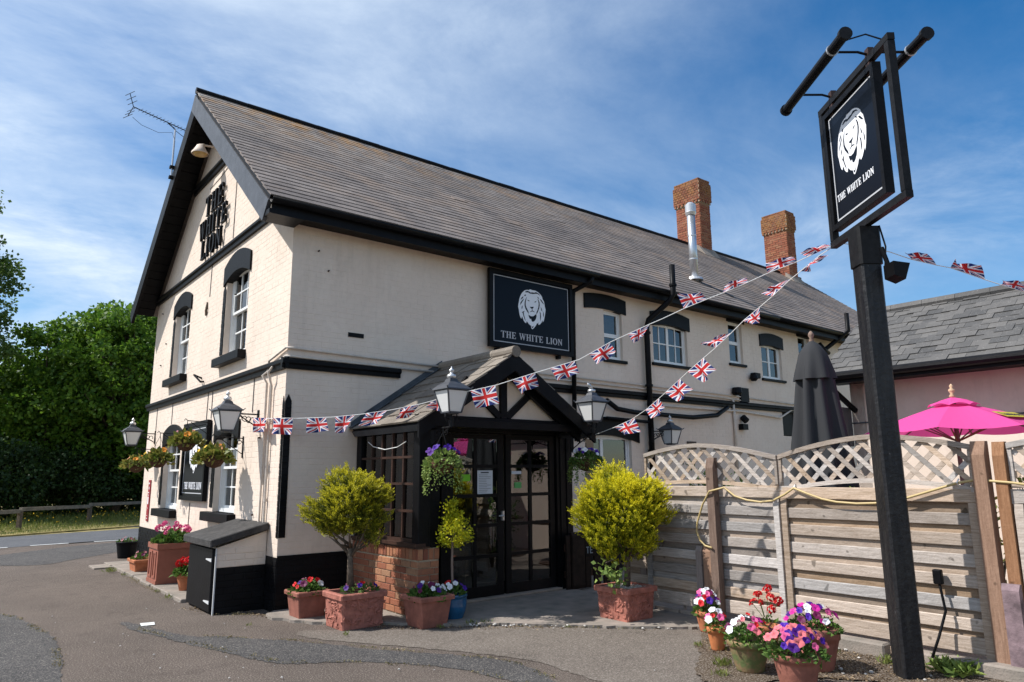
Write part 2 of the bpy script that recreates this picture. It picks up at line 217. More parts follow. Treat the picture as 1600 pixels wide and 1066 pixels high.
# ---------------------------------------------------------------- helpers
W = {}
def wl_(o): return W[o.name] if o is not None else Vector((0, 0, 0))
def link(o, parent, loc):
    COL.objects.link(o); W[o.name] = Vector(loc)
    if parent is not None: o.parent = parent
    o.location = Vector(loc) - wl_(parent); return o
def tag(o, label=None, cat=None, group=None, kind=None):
    if label: o['label'] = label
    if cat: o['category'] = cat
    if group: o['group'] = group
    if kind: o['kind'] = kind
    return o
def thing(name, loc, label, cat, group=None): return tag(link(bpy.data.objects.new(name, None), None, loc), label, cat, group)
class MB:
    def __init__(s): s.v = []; s.f = []
    def add(s, vs, fs):
        k = len(s.v); s.v += [tuple(v) for v in vs]; s.f += [tuple(i + k for i in f) for f in fs]; return s
    def box(s, x0, x1, y0, y1, z0, z1):
        return s.add([(x0, y0, z0), (x1, y0, z0), (x1, y1, z0), (x0, y1, z0), (x0, y0, z1), (x1, y0, z1), (x1, y1, z1), (x0, y1, z1)], [(0, 3, 2, 1), (4, 5, 6, 7), (0, 1, 5, 4), (1, 2, 6, 5), (2, 3, 7, 6), (3, 0, 4, 7)])
    def fbox(s, fr, u0, u1, v0, v1, n0, n1):
        P = fr.p; return s.add([P(u0, v0, n0), P(u1, v0, n0), P(u1, v1, n0), P(u0, v1, n0), P(u0, v0, n1), P(u1, v0, n1), P(u1, v1, n1), P(u0, v1, n1)], [(0, 3, 2, 1), (4, 5, 6, 7), (0, 1, 5, 4), (1, 2, 6, 5), (2, 3, 7, 6), (3, 0, 4, 7)])
    def prism(s, fr, poly, n0, n1):
        n = len(poly); a = [fr.p(u, v, n0) for u, v in poly]; b = [fr.p(u, v, n1) for u, v in poly]
        return s.add(a + b, [tuple(range(n - 1, -1, -1)), tuple(range(n, 2 * n))] + [(i, (i + 1) % n, (i + 1) % n + n, i + n) for i in range(n)])
    def tube(s, pts, r, n=8, r1=None, cap=True):
        pts = [Vector(p) for p in pts]; k = len(s.v); m = len(pts); up = None
        for i, p in enumerate(pts):
            d = ((pts[min(i + 1, m - 1)] - pts[max(i - 1, 0)]) or Vector((0, 0, 1))).normalized()
            if up is None: up = d.orthogonal().normalized()
            a = (up - d * up.dot(d)).normalized(); up = a; b = d.cross(a); rr = r if r1 is None else r + (r1 - r) * i / (m - 1)
            if hasattr(r, '__len__'): rr = r[i]
            for j in range(n): t = 2 * math.pi * j / n; s.v.append(tuple(p + (a * math.cos(t) + b * math.sin(t)) * rr))
        for i in range(m - 1):
            for j in range(n): s.f.append((k + i * n + j, k + i * n + (j + 1) % n, k + (i + 1) * n + (j + 1) % n, k + (i + 1) * n + j))
        if cap: s.f.append(tuple(k + j for j in range(n - 1, -1, -1))); s.f.append(tuple(k + (m - 1) * n + j for j in range(n)))
        return s
    def bar(s, p0, p1, w, h, up=(0, 0, 1)):
        p0, p1 = Vector(p0), Vector(p1); d = (p1 - p0).normalized(); a = d.cross(Vector(up)); a = a.normalized() if a.length > 1e-4 else Vector((1, 0, 0)); b = a.cross(d)
        vs = [p + a * x * w / 2 + b * y * h / 2 for p in (p0, p1) for x, y in ((-1, -1), (1, -1), (1, 1), (-1, 1))]
        return s.add(vs, [(0, 1, 2, 3), (7, 6, 5, 4), (0, 4, 5, 1), (1, 5, 6, 2), (2, 6, 7, 3), (3, 7, 4, 0)])
    def lathe(s, prof, c, n=20, fold=None, cap=True):
        k = len(s.v); c = Vector(c)
        for r, z in prof:
            for j in range(n):
                t = 2 * math.pi * j / n; rr = r * (fold(t, z) if fold else 1); s.v.append((c.x + rr * math.cos(t), c.y + rr * math.sin(t), c.z + z))
        m = len(prof)
        for i in range(m - 1):
            for j in range(n): s.f.append((k + i * n + j, k + i * n + (j + 1) % n, k + (i + 1) * n + (j + 1) % n, k + (i + 1) * n + j))
        if cap: s.f.append(tuple(k + j for j in range(n - 1, -1, -1))); s.f.append(tuple(k + (m - 1) * n + j for j in range(n)))
        return s
    def build(s, name, m, parent=None, smooth=False, origin=None, fix=True, bevel=0):
        me = bpy.data.meshes.new(name); V = np.array(s.v, float)
        if origin is None: lo, hi = V.min(0), V.max(0); origin = ((lo[0] + hi[0]) / 2, (lo[1] + hi[1]) / 2, lo[2])
        V = V - np.array(origin); me.from_pydata(V.tolist(), [], s.f)
        if fix or bevel:
            b = bmesh.new(); b.from_mesh(me); bmesh.ops.recalc_face_normals(b, faces=b.faces)
            if bevel: bmesh.ops.bevel(b, geom=b.edges[:], offset=bevel, segments=1, affect='EDGES', clamp_overlap=True)
            b.to_mesh(me); b.free()
        me.materials.append(m)
        if smooth: me.shade_smooth()
        return link(bpy.data.objects.new(name, me), parent, origin)
class Fr:
    def __init__(s, O, U, V): s.O = Vector(O); s.U = Vector(U).normalized(); s.V = Vector(V).normalized(); s.N = s.U.cross(s.V)
    def p(s, u, v, n=0): return s.O + s.U * u + s.V * v + s.N * n
    def rot(s): return Matrix((s.U, s.V, s.N)).transposed()
UNIT = {}
def unit(m, kind='box'):
    k = (m.name, kind)
    if k not in UNIT:
        i = .5 if kind == 'box' else .47; j = .5 if kind == 'box' else .44
        vs = [(-.5, -.5, 0), (.5, -.5, 0), (.5, .5, 0), (-.5, .5, 0), (-.5, -.5, .6), (.5, -.5, .6), (.5, .5, .6), (-.5, .5, .6), (-i, -j, 1), (i, -j, 1), (i, j, 1), (-i, j, 1)]
        fs = [(0, 3, 2, 1), (8, 9, 10, 11)] + [(a, (a + 1) % 4, (a + 1) % 4 + 4, a + 4) for a in range(4)] + [(a + 4, (a + 1) % 4 + 4, (a + 1) % 4 + 8, a + 8) for a in range(4)]
        if kind == 'box': vs = vs[:4] + vs[8:]; fs = [(0, 3, 2, 1), (4, 5, 6, 7)] + [(a, (a + 1) % 4, (a + 1) % 4 + 4, a + 4) for a in range(4)]
        me = bpy.data.meshes.new(kind + '_' + m.name); me.from_pydata(vs, [], fs); me.materials.append(m); UNIT[k] = me
    return UNIT[k]
def piece(name, fr, u0, u1, v0, v1, n0, n1, m, parent, kind='box', tilt=0, roll=0):
    o = bpy.data.objects.new(name, unit(m, kind)); link(o, parent, fr.p((u0 + u1) / 2, (v0 + v1) / 2, n0)); R = fr.rot()
    if tilt: R = R @ Matrix.Rotation(tilt, 3, 'X')
    if roll: R = R @ Matrix.Rotation(roll, 3, 'Z')
    o.rotation_euler = R.to_euler(); o.scale = (u1 - u0, v1 - v0, n1 - n0); return o
def lay(name, fr, rects, m, parent, kind='brick', tilt=0, jit=.0015, limit=300, roll=0):
    """rects: (u0,u1,v0,v1,n0,n1); nearest to the camera become objects, the rest one stuff mesh"""
    rects = sorted(rects, key=lambda r: (fr.p((r[0] + r[1]) / 2, (r[2] + r[3]) / 2) - CP).length)
    for r in rects[:limit]:
        j = random.uniform(-jit, jit); piece(name, fr, r[0], r[1], r[2], r[3], r[4], r[5] + j, m, parent, kind, tilt + random.uniform(-.3, .3) * jit, random.uniform(-1, 1) * roll)
    rest = rects[limit:]
    if rest:
        base = unit(m, kind); bv = [v.co.copy() for v in base.vertices]; bf = [tuple(p.vertices) for p in base.polygons]; mb = MB(); TR = Matrix.Rotation(tilt, 3, 'X'); R = fr.rot()
        for r in rest:
            j = random.uniform(-jit, jit); S = (r[1] - r[0], r[3] - r[2], r[5] - r[4] + j); c = fr.p((r[0] + r[1]) / 2, (r[2] + r[3]) / 2, r[4]); A = R @ TR
            mb.add([c + A @ Vector((v.x * S[0], v.y * S[1], v.z * S[2])) for v in bv], bf)
        tag(mb.build(name, m, parent, fix=False), kind='stuff')
def bond(u0, u1, v0, v1, spans, L=.215, H=.065, J=.01, nb=.0, nt=.004, off=.5, minw=.03):
    out = []; v = v0; k = 0
    while v + H * .5 < v1:
        h = min(H, v1 - v); 
        for a, b in spans(v, v + h):
            u = u0 - (off * (L + J) if k % 2 else 0)
            while u < b:
                p, q = max(u, a), min(u + L, b)
                if q - p > minw: out.append((p, q, v, v + h, nb, nt))
                u += L + J
        v += H + J; k += 1
    return out
def cut(u0, u1, holes):
    def f(va, vb):
        seg = [(u0(va, vb) if callable(u0) else u0, u1(va, vb) if callable(u1) else u1)]
        for a, b, c, d in holes:
            if vb > c and va < d:
                ns = []
                for p, q in seg:
                    if b <= p or a >= q: ns.append((p, q))
                    else:
                        if a > p: ns.append((p, a))
                        if b < q: ns.append((b, q))
                seg = ns
        return seg
    return f
def leaves(name, P, D, S, m, parent, wr=.5, tip=None, bend=.15, origin=None):
    P, D = np.asarray(P, float), np.asarray(D, float); n = len(P); S = np.broadcast_to(np.asarray(S, float), (n,))[:, None]
    D = D / (np.linalg.norm(D, axis=1, keepdims=True) + 1e-9); Rn = np.random.normal(size=(n, 3)); A = np.cross(D, Rn); A /= np.linalg.norm(A, axis=1, keepdims=True) + 1e-9; B = np.cross(A, D)
    V = np.stack([P, P + D * S * .5 + A * S * wr / 2 + B * S * bend, P + D * S, P + D * S * .5 - A * S * wr / 2 + B * S * bend], 1).reshape(-1, 3)
    if origin is None: lo, hi = V.min(0), V.max(0); origin = ((lo[0] + hi[0]) / 2, (lo[1] + hi[1]) / 2, lo[2])
    V = (V - np.array(origin)).astype(np.float32); me = bpy.data.meshes.new(name); me.vertices.add(4 * n); me.vertices.foreach_set('co', V.ravel())
    me.loops.add(4 * n); me.loops.foreach_set('vertex_index', np.arange(4 * n, dtype=np.int32)); me.polygons.add(n); me.polygons.foreach_set('loop_start', np.arange(n, dtype=np.int32) * 4); me.polygons.foreach_set('loop_total', np.full(n, 4, np.int32))
    me.update(); me.validate(); me.materials.append(m)
    if tip is not None:
        at = me.attributes.new('tip', 'FLOAT', 'POINT'); at.data.foreach_set('value', np.repeat(np.asarray(tip, np.float32), 4))
    return link(bpy.data.objects.new(name, me), parent, origin)
def copytree(src, loc, rotz=0, parent=None):
    c = src.copy(); COL.objects.link(c); W[c.name] = Vector(loc)
    if parent is not None: c.parent = parent; c.location = src.location
    else: c.location = loc; c.rotation_euler = (0, 0, rotz)
    for ch in list(src.children):
        copytree(ch, loc, 0, c)
    return c
GX = Fr((0, 0, 0), (0, -1, 0), (0, 0, 1))      # gable wall, faces -X, u = -y
SX = Fr((0, 0, 0), (1, 0, 0), (0, 0, 1))       # long wall, faces -Y, u = x
GL = {'T': [(0, 1), (.8, 1), (.8, .76), (.76, .76), (.70, .93), (.49, .93), (.49, .06), (.58, .04), (.58, 0), (.22, 0), (.22, .04), (.31, .06), (.31, .93), (.10, .93), (.04, .76), (0, .76)],
 'I': [(0, 0), (.36, 0), (.36, .05), (.27, .07), (.27, .93), (.36, .95), (.36, 1), (0, 1), (0, .95), (.09, .93), (.09, .07), (0, .05)],
 'H': [(0, 0), (.36, 0), (.36, .05), (.27, .07), (.27, .47), (.58, .47), (.58, .07), (.49, .05), (.49, 0), (.85, 0), (.85, .05), (.76, .07), (.76, .93), (.85, .95), (.85, 1), (.49, 1), (.49, .95), (.58, .93), (.58, .54), (.27, .54), (.27, .93), (.36, .95), (.36, 1), (0, 1), (0, .95), (.09, .93), (.09, .07), (0, .05)],
 'E': [(0, 0), (.68, 0), (.72, .25), (.67, .25), (.6, .07), (.27, .07), (.27, .47), (.45, .47), (.5, .36), (.54, .36), (.54, .66), (.5, .66), (.45, .54), (.27, .54), (.27, .93), (.58, .93), (.64, .78), (.69, .78), (.67, 1), (0, 1), (0, .95), (.09, .93), (.09, .07), (0, .05)],
 'L': [(0, 0), (.66, 0), (.7, .28), (.65, .28), (.57, .07), (.27, .07), (.27, .93), (.36, .95), (.36, 1), (0, 1), (0, .95), (.09, .93), (.09, .07), (0, .05)],
 'N': [(0, 0), (.28, 0), (.28, .05), (.18, .07), (.18, .75), (.7, 0), (.76, 0), (.76, .93), (.85, .95), (.85, 1), (.57, 1), (.57, .95), (.67, .93), (.67, .33), (.24, 1), (0, 1), (0, .95), (.1, .92), (.1, .07), (0, .05)],
 'W': [(.3, 0), (.36, 0), (.58, .62), (.78, 0), (.84, 0), (1.08, .93), (1.15, .95), (1.15, 1), (.9, 1), (.9, .95), (1.0, .93), (.85, .32), (.67, .93), (.75, .95), (.75, 1), (.42, 1), (.42, .95), (.5, .93), (.55, .78), (.38, .3), (.22, .93), (.3, .95), (.3, 1), (0, 1), (0, .95), (.06, .93)]}
GW = {'T': .8, 'I': .36, 'H': .85, 'E': .72, 'L': .7, 'N': .85, 'W': 1.15, 'O': .86, ' ': .38}
def word(text, fr, uc, v, h, w, n0, n1, m, parent, name='letter', single=False, gap=.1):
    tot = sum(GW[c] for c in text) + gap * (len(text) - 1); k = w / tot; u = uc - w / 2; mb = MB()
    for c in text:
        if not single: mb = MB()
        if c == 'O':
            N = 20; o = [(u + k * (.43 + .43 * math.cos(2 * math.pi * i / N)), v + h * (.5 + .52 * math.sin(2 * math.pi * i / N))) for i in range(N)]; q = [(u + k * (.43 + .24 * math.cos(2 * math.pi * i / N)), v + h * (.5 + .45 * math.sin(2 * math.pi * i / N))) for i in range(N)]
            vs = [fr.p(a, b, n) for n in (n0, n1) for a, b in o + q]; fs = []
            for i in range(N):
                j = (i + 1) % N; fs += [(i, j, N + j, N + i), (2 * N + i, 2 * N + j, 3 * N + j, 3 * N + i), (i, j, 2 * N + j, 2 * N + i), (N + i, N + j, 3 * N + j, 3 * N + i)]
            mb.add(vs, fs)
        elif c != ' ': mb.prism(fr, [(u + k * a, v + h * b) for a, b in GL[c]], n0, n1)
        u += k * (GW[c] + gap)
        if not single and mb.v: mb.build(name, m, parent)
    if single: return mb.build(name, m, parent)
LION_O=[[-0.063,0.5],[0.015,0.492],[0.114,0.495],[0.207,0.465],[0.278,0.423],[0.33,0.372],[0.348,0.311],[0.39,0.261],[0.408,0.198],[0.42,0.126],[0.443,0.056],[0.432,-0.02],[0.416,-0.096],[0.399,-0.171],[0.372,-0.249],[0.347,-0.279],[0.336,-0.221],[0.306,-0.285],[0.263,-0.336],[0.215,-0.366],[0.197,-0.345],[0.207,-0.293],[0.173,-0.333],[0.15,-0.329],[0.128,-0.375],[0.086,-0.428],[0.041,-0.473],[0.002,-0.5],[-0.03,-0.473],[-0.042,-0.417],[-0.077,-0.401],[-0.111,-0.384],[-0.152,-0.339],[-0.179,-0.317],[-0.198,-0.374],[-0.237,-0.356],[-0.275,-0.315],[-0.305,-0.251],[-0.324,-0.212],[-0.342,-0.276],[-0.372,-0.257],[-0.395,-0.206],[-0.41,-0.137],[-0.422,-0.066],[-0.443,0.002],[-0.434,0.075],[-0.419,0.131],[-0.405,0.197],[-0.381,0.263],[-0.342,0.338],[-0.302,0.387],[-0.237,0.444],[-0.156,0.474],[-0.093,0.476]]
LION_I=[[[-0.165,0.3],[-0.206,0.236],[-0.237,0.155],[-0.243,0.068],[-0.216,-0.011],[-0.164,-0.075],[-0.114,-0.132],[-0.12,-0.075],[-0.179,0.014],[-0.206,0.072],[-0.207,0.144],[-0.188,0.23]],[[0.176,0.293],[0.203,0.242],[0.216,0.171],[0.206,0.096],[0.18,0.018],[0.146,-0.045],[0.131,-0.092],[0.159,-0.087],[0.198,-0.015],[0.233,0.063],[0.249,0.138],[0.243,0.212],[0.213,0.272]],[[-0.126,-0.149],[-0.086,-0.164],[-0.039,-0.18],[0.032,-0.17],[0.09,-0.131],[0.134,-0.095],[0.14,-0.156],[0.117,-0.231],[0.066,-0.288],[0.02,-0.314],[-0.018,-0.3],[-0.041,-0.239],[-0.072,-0.257],[-0.104,-0.207]],[[-0.077,0.054],[-0.023,0.059],[0.059,0.074],[0.039,0.044],[0.006,0.015],[-0.017,0.012],[-0.054,0.03]],[[-0.008,0.011],[0.009,0.012],[0.008,-0.032],[0.045,-0.039],[0.089,-0.06],[0.045,-0.057],[0.0,-0.05],[-0.042,-0.065],[-0.089,-0.086],[-0.041,-0.05],[-0.009,-0.033]],[[-0.149,0.222],[-0.102,0.215],[-0.072,0.198],[-0.107,0.191],[-0.135,0.2]],[[0.068,0.191],[0.108,0.221],[0.141,0.231],[0.128,0.203],[0.093,0.189]],[[-0.215,0.42],[-0.144,0.449],[-0.075,0.435],[-0.053,0.419],[0.014,0.434],[0.077,0.435],[0.137,0.458],[0.231,0.428],[0.266,0.387],[0.195,0.419],[0.123,0.416],[0.041,0.396],[-0.065,0.392],[-0.122,0.413],[-0.203,0.399]],[[-0.227,0.345],[-0.192,0.339],[-0.216,0.302],[-0.254,0.302]],[[-0.332,0.252],[-0.272,0.293],[-0.293,0.245],[-0.339,0.206],[-0.369,0.189]],[[-0.389,0.05],[-0.365,0.125],[-0.309,0.192],[-0.245,0.248],[-0.291,0.177],[-0.338,0.111]],[[-0.335,0.018],[-0.305,0.059],[-0.312,-0.006],[-0.333,-0.044]],[[-0.33,-0.122],[-0.285,-0.089],[-0.24,-0.074],[-0.275,-0.114],[-0.26,-0.188],[-0.234,-0.257],[-0.212,-0.321],[-0.245,-0.279],[-0.281,-0.2],[-0.3,-0.137]],[[0.173,0.345],[0.21,0.332],[0.233,0.302],[0.195,0.308]],[[0.257,0.302],[0.305,0.288],[0.351,0.24],[0.398,0.179],[0.345,0.206],[0.294,0.252]],[[0.281,0.107],[0.314,0.056],[0.332,-0.012],[0.299,0.021]],[[0.24,-0.02],[0.278,-0.056],[0.285,-0.141],[0.269,-0.263],[0.252,-0.173],[0.257,-0.09]],[[0.357,0.006],[0.383,-0.063],[0.377,-0.156],[0.359,-0.104]],[[-0.017,-0.413],[0.008,-0.444],[0.051,-0.399],[0.026,-0.453],[0.003,-0.474],[-0.018,-0.452]]]
BUNT={'A1':([[-0.05,0.769,2.352],[-0.05,0.123,2.31],[-0.05,-0.185,2.294],[0.072,-0.255,2.291],[0.337,-0.68,2.29],[0.523,-0.978,2.308],[0.749,-1.34,2.346],[0.946,-1.657,2.399],[1.138,-1.964,2.472]],[[[-0.05,0.834,2.362],[-0.05,0.328,2.329],[-0.05,0.301,2.151],[-0.05,0.689,2.162]],[[-0.05,0.102,2.314],[0.063,-0.241,2.294],[0.064,-0.243,2.092],[-0.05,0.122,2.114]],[[0.144,-0.371,2.285],[0.287,-0.6,2.288],[0.328,-0.666,2.13],[0.165,-0.404,2.108]],[[0.355,-0.71,2.292],[0.497,-0.938,2.304],[0.439,-0.844,2.109],[0.376,-0.744,2.096]],[[0.58,-1.071,2.32],[0.726,-1.305,2.344],[0.669,-1.213,2.189],[0.544,-1.012,2.171]],[[0.822,-1.458,2.371],[0.95,-1.663,2.399],[0.863,-1.524,2.252],[0.784,-1.397,2.237]],[[1.022,-1.779,2.415],[1.112,-1.924,2.467],[1.126,-1.945,2.291],[1.007,-1.754,2.35]]]),'A2':([[1.259,-2.107,2.518],[1.451,-2.454,2.577],[1.674,-2.855,2.686],[1.923,-3.304,2.8],[2.096,-3.616,2.968],[2.294,-3.975,3.119],[2.358,-4.09,3.164],[2.474,-4.299,3.256],[2.587,-4.503,3.331],[2.662,-4.637,3.378],[2.78,-4.851,3.461],[2.888,-5.046,3.544],[3.002,-5.251,3.613],[3.105,-5.437,3.694],[3.179,-5.57,3.751]],[[[1.301,-2.183,2.532],[1.448,-2.447,2.577],[1.473,-2.492,2.368],[1.337,-2.247,2.33]],[[1.549,-2.629,2.623],[1.679,-2.864,2.689],[1.691,-2.886,2.543],[1.592,-2.707,2.466]],[[1.764,-3.018,2.727],[1.898,-3.26,2.79],[1.921,-3.301,2.656],[1.802,-3.086,2.586]],[[1.977,-3.402,2.848],[2.087,-3.601,2.962],[2.123,-3.665,2.85],[2.021,-3.482,2.731]],[[2.185,-3.776,3.03],[2.297,-3.98,3.12],[2.258,-3.909,2.996],[2.213,-3.827,2.929]],[[2.469,-4.29,3.252],[2.583,-4.495,3.329],[2.557,-4.448,3.401],[2.442,-4.241,3.406]],[[2.662,-4.637,3.379],[2.779,-4.848,3.462],[2.773,-4.839,3.522],[2.668,-4.649,3.454]],[[2.87,-5.014,3.532],[3.002,-5.251,3.613],[2.993,-5.235,3.678],[2.865,-5.005,3.645]],[[3.053,-5.344,3.649],[3.162,-5.54,3.736],[3.136,-5.493,3.769],[3.022,-5.288,3.709]]]),'B':([[3.734,-1.708,2.122],[3.668,-2.157,2.201],[3.618,-2.5,2.279],[3.574,-2.8,2.387],[3.522,-3.158,2.564],[3.458,-3.594,2.795],[3.399,-3.995,2.986],[3.365,-4.228,3.111],[3.336,-4.425,3.224],[3.305,-4.639,3.322],[3.279,-4.819,3.407],[3.246,-5.042,3.527],[3.232,-5.137,3.567],[3.195,-5.388,3.678],[3.168,-5.575,3.741]],[[[3.668,-2.163,2.204],[3.608,-2.567,2.299],[3.596,-2.651,2.116],[3.642,-2.335,2.09]],[[3.577,-2.782,2.38],[3.54,-3.035,2.501],[3.52,-3.173,2.387],[3.555,-2.933,2.264]],[[3.522,-3.158,2.564],[3.484,-3.414,2.7],[3.456,-3.606,2.556],[3.493,-3.353,2.436]],[[3.464,-3.55,2.77],[3.427,-3.807,2.9],[3.404,-3.961,2.742],[3.433,-3.768,2.618]],[[3.399,-3.995,2.986],[3.365,-4.228,3.111],[3.388,-4.072,3.117],[3.43,-3.786,3.061]],[[3.338,-4.411,3.213],[3.305,-4.639,3.322],[3.305,-4.64,3.196],[3.318,-4.547,3.141]],[[3.28,-4.81,3.399],[3.246,-5.042,3.527],[3.261,-4.941,3.529],[3.302,-4.657,3.469]],[[3.229,-5.16,3.581],[3.195,-5.388,3.678],[3.184,-5.465,3.67],[3.217,-5.24,3.561]]]),'C':([[3.199,-5.574,3.761],[3.43,-5.72,3.743],[3.654,-5.862,3.686],[3.833,-5.976,3.618],[4.049,-6.112,3.567],[4.171,-6.19,3.544],[4.468,-6.378,3.433],[4.609,-6.468,3.383],[4.806,-6.593,3.32],[5.257,-6.878,3.188]],[[[3.833,-5.976,3.618],[4.049,-6.112,3.567],[3.976,-6.066,3.68],[3.761,-5.93,3.687]],[[4.171,-6.19,3.544],[4.468,-6.378,3.433],[4.42,-6.348,3.564],[4.186,-6.199,3.62]],[[4.609,-6.468,3.383],[4.806,-6.593,3.32],[4.84,-6.614,3.398],[4.637,-6.485,3.445]]])}# ================================================================ ground
def sheet(name, poly, z, m, kind='structure', thick=0):
    mb = MB(); n = len(poly)
    if thick: mb.prism(Fr((0, 0, 0), (1, 0, 0), (0, 1, 0)), poly, z - thick, z)
    else: mb.add([(x, y, z) for x, y in poly], [tuple(range(n))])
    o = mb.build(name, m, None, origin=(0, 0, 0), fix=bool(thick)); o['kind'] = kind; return o
def rough(poly, amp=.05, step=.15, seed=1):
    r = random.Random(seed); out = []; step = min(step, .05) if len(poly) > 5 and step < .5 else step; amp = min(amp, .022)
    for i, p in enumerate(poly):
        q = poly[(i + 1) % len(poly)]; L = math.dist(p, q); k = max(1, int(L / step))
        for j in range(k):
            t = j / k; P_ = poly[i - 1]; Q_ = poly[(i + 2) % len(poly)]; a_, b_, c_, d_ = -.5 * t + t * t - .5 * t ** 3, 1 - 2.5 * t * t + 1.5 * t ** 3, .5 * t + 2 * t * t - 1.5 * t ** 3, -.5 * t * t + .5 * t ** 3
            out.append((a_ * P_[0] + b_ * p[0] + c_ * q[0] + d_ * Q_[0] + r.uniform(-amp, amp), a_ * P_[1] + b_ * p[1] + c_ * q[1] + d_ * Q_[1] + r.uniform(-amp, amp)))
    return out
sheet('ground', [(-400, -400), (400, -400), (400, 400), (-400, 400)], -.012, GRASSG)
sheet('car_park', [(-40, -30), (30, -30), (30, -8), (3.5, -8), (3.5, 7), (30, 9), (30, 12), (-1, 12.3), (-40, 9.5)], 0, ASPH)
sheet('road', rough([(-60, -4), (-1.9, 12), (-.4, 12.15), (4, 12.3), (60, 14), (60, 40), (4.5, 19), (2.2, 17.6), (-1.74, 15.75), (-60, 2)], .03, .6, 3), .004, ROADM)
for q in [(-2.6, 11.9), (-1.35, 12.13), (.0, 12.22), (1.4, 12.3)]:
    a = Vector((.75, .085)); sheet('road_marking', [(q[0], q[1]), (q[0] + .8, q[1] + .09), (q[0] + .8, q[1] + .2), (q[0], q[1] + .11)], .009, ROADW)
sheet('asphalt_patch', rough([(-3.6, 3.2), (-2.53, 2.11), (-2.37, 1.6), (-2.2, .1), (-2.35, -1.74), (-2.6, -4), (-5, -4), (-6, 2)], .04, .15, 5), .004, ASPHD)
sheet('asphalt_patch', rough([(-3.4, 9.5), (-1.8, 7.6), (-.9, 8.2), (.4, 9.8), (1.0, 11.7), (-.6, 11.3), (-2.4, 9.9)], .05, .2, 6), .004, ASPHD)
sheet('asphalt_patch', rough([(-1.45, .58), (-1.14, -.6), (-.86, -.9), (-.41, -1.55), (.13, -2.5), (.54, -3.11), (.75, -3.58), (.68, -4.16), (.45, -4.35), (.24, -3.4), (-.31, -2.67), (-.78, -2.35), (-1.05, -1.6), (-1.5, .1)], .025, .12, 7), .004, ASPHD)
sheet('asphalt_patch', rough([(-.1, -1.2), (.9, -2.0), (1.6, -2.4), (2.4, -3.25), (3.0, -3.8), (2.5, -4.3), (1.5, -5.0), (.8, -5.9), (.9, -4.3), (.85, -3.5), (.3, -2.45), (-.2, -1.6)], .02, .12, 8), .0045, ASPHL)
sheet('road_marking', [(-1.37, .36), (-1.23, .33), (-1.26, .16), (-1.39, .19)], .009, ROADW)
sheet('paved_terrace', rough([(.05, -.85), (.6, -1.4), (1.1, -1.95), (1.6, -2.35), (2.1, -2.9), (2.6, -3.45), (3.2, -3.95), (3.5, -3.9), (3.5, 0), (.1, 0)], .03, .1, 9), .03, CONC, thick=.05)
sheet('garden_patio', [(3.5, -7.9), (13, -7.9), (13, 0), (3.5, 0)], .006, CONC)
sheet('soil_bed', rough([(3.05, -3.9), (3.5, -3.9), (3.5, -7.5), (2.9, -6.6), (2.3, -5.6), (1.5, -5.05), (2.45, -4.3)], .05, .12, 10), .012, DIRT)
# pavement strip along the gable wall, slab by slab
pv = tag(link(bpy.data.objects.new('pavement', None), None, (-.35, 4, 0)), kind='structure')
y = 1.45
for i in range(9):
    L = random.uniform(.55, .68); MB().box(-.66 + random.uniform(-.02, .02), -.012, y + .01, y + L, -.02, .045 + random.uniform(-.004, .004)).build('paving_slab', CONC, pv, bevel=.008); y += L + .01
o = MB().box(-.95, -.4, 6.05, 6.6, -.01, .028).build('paving_slab', CONC, pv, bevel=.006)
# grass verge beyond the road
sheet('grass_verge', [(-60, 2.5), (-1.74, 15.95), (2.2, 17.8), (4.5, 19.2), (60, 41), (60, 200), (-200, 200), (-200, 10)], .03, GRASSG, thick=.06)
n = 26000; t_ = np.random.rand(n) ** 1.3; s_ = np.random.rand(n) * 15 - 6
bx = -1.74 + s_ * .9 - t_ * 4.3; by = 15.95 + s_ * .43 + t_ * 8.8; P = np.stack([bx, by, np.full(n, .03)], 1); D = np.random.normal(size=(n, 3)) * .35; D[:, 2] = 1
tag(leaves('grass', P, D, (.06 + .22 * t_) * (.5 + np.random.rand(n)), LGRASS, None, wr=.16, origin=(0, 20, 0)), kind='stuff')
n = 260; P = np.stack([np.random.rand(n) * 9 - 5, 19 + np.random.rand(n) * 5, np.random.rand(n) * .3 + .12], 1)
tag(leaves('wildflower_heads', P, np.random.normal(size=(n, 3)), .05, PET['yellow'], None, wr=.9), kind='stuff')
# ================================================================ pub building
pub = thing('pub_building', (9.7, 3.7, 0), 'long cream painted brick public house with brown slate roof and black trim', 'pub')
def wallcells(fr, u0, u1, v0, v1, holes, depth, mb):
    us = sorted({u0, u1, *[h[i] for h in holes for i in (0, 1)]}); vs = sorted({v0, v1, *[h[i] for h in holes for i in (2, 3)]})
    us = [u for u in us if u0 <= u <= u1]; vs = [v for v in vs if v0 <= v <= v1]
    for a, b in zip(us, us[1:]):
        run = None
        for c, d in zip(vs, vs[1:]):
            solid = not any(h[0] <= (a + b) / 2 <= h[1] and h[2] <= (c + d) / 2 <= h[3] for h in holes)
            if solid: run = (run[0], d) if run else (c, d)
            if (not solid or d == vs[-1]) and run: mb.fbox(fr, a, b, run[0], run[1], -depth, 0); run = None
    return mb
gwin = [(1.65, 2.70, 3.42, 4.80), (4.78, 5.80, 3.42, 4.80), (1.68, 2.68, 1.08, 2.34), (4.75, 5.85, 1.03, 2.36)]
gh = [(-b, -a, c, d) for a, b, c, d in gwin]
mb = wallcells(GX, -7.4, 0, 0, 5.05, gh, .3, MB()); mb.prism(GX, [(-7.4, 5.05), (0, 5.05), (-3.7, 8.02)], -.3, 0)
gw = mb.build('gable_wall', CREAM, pub)
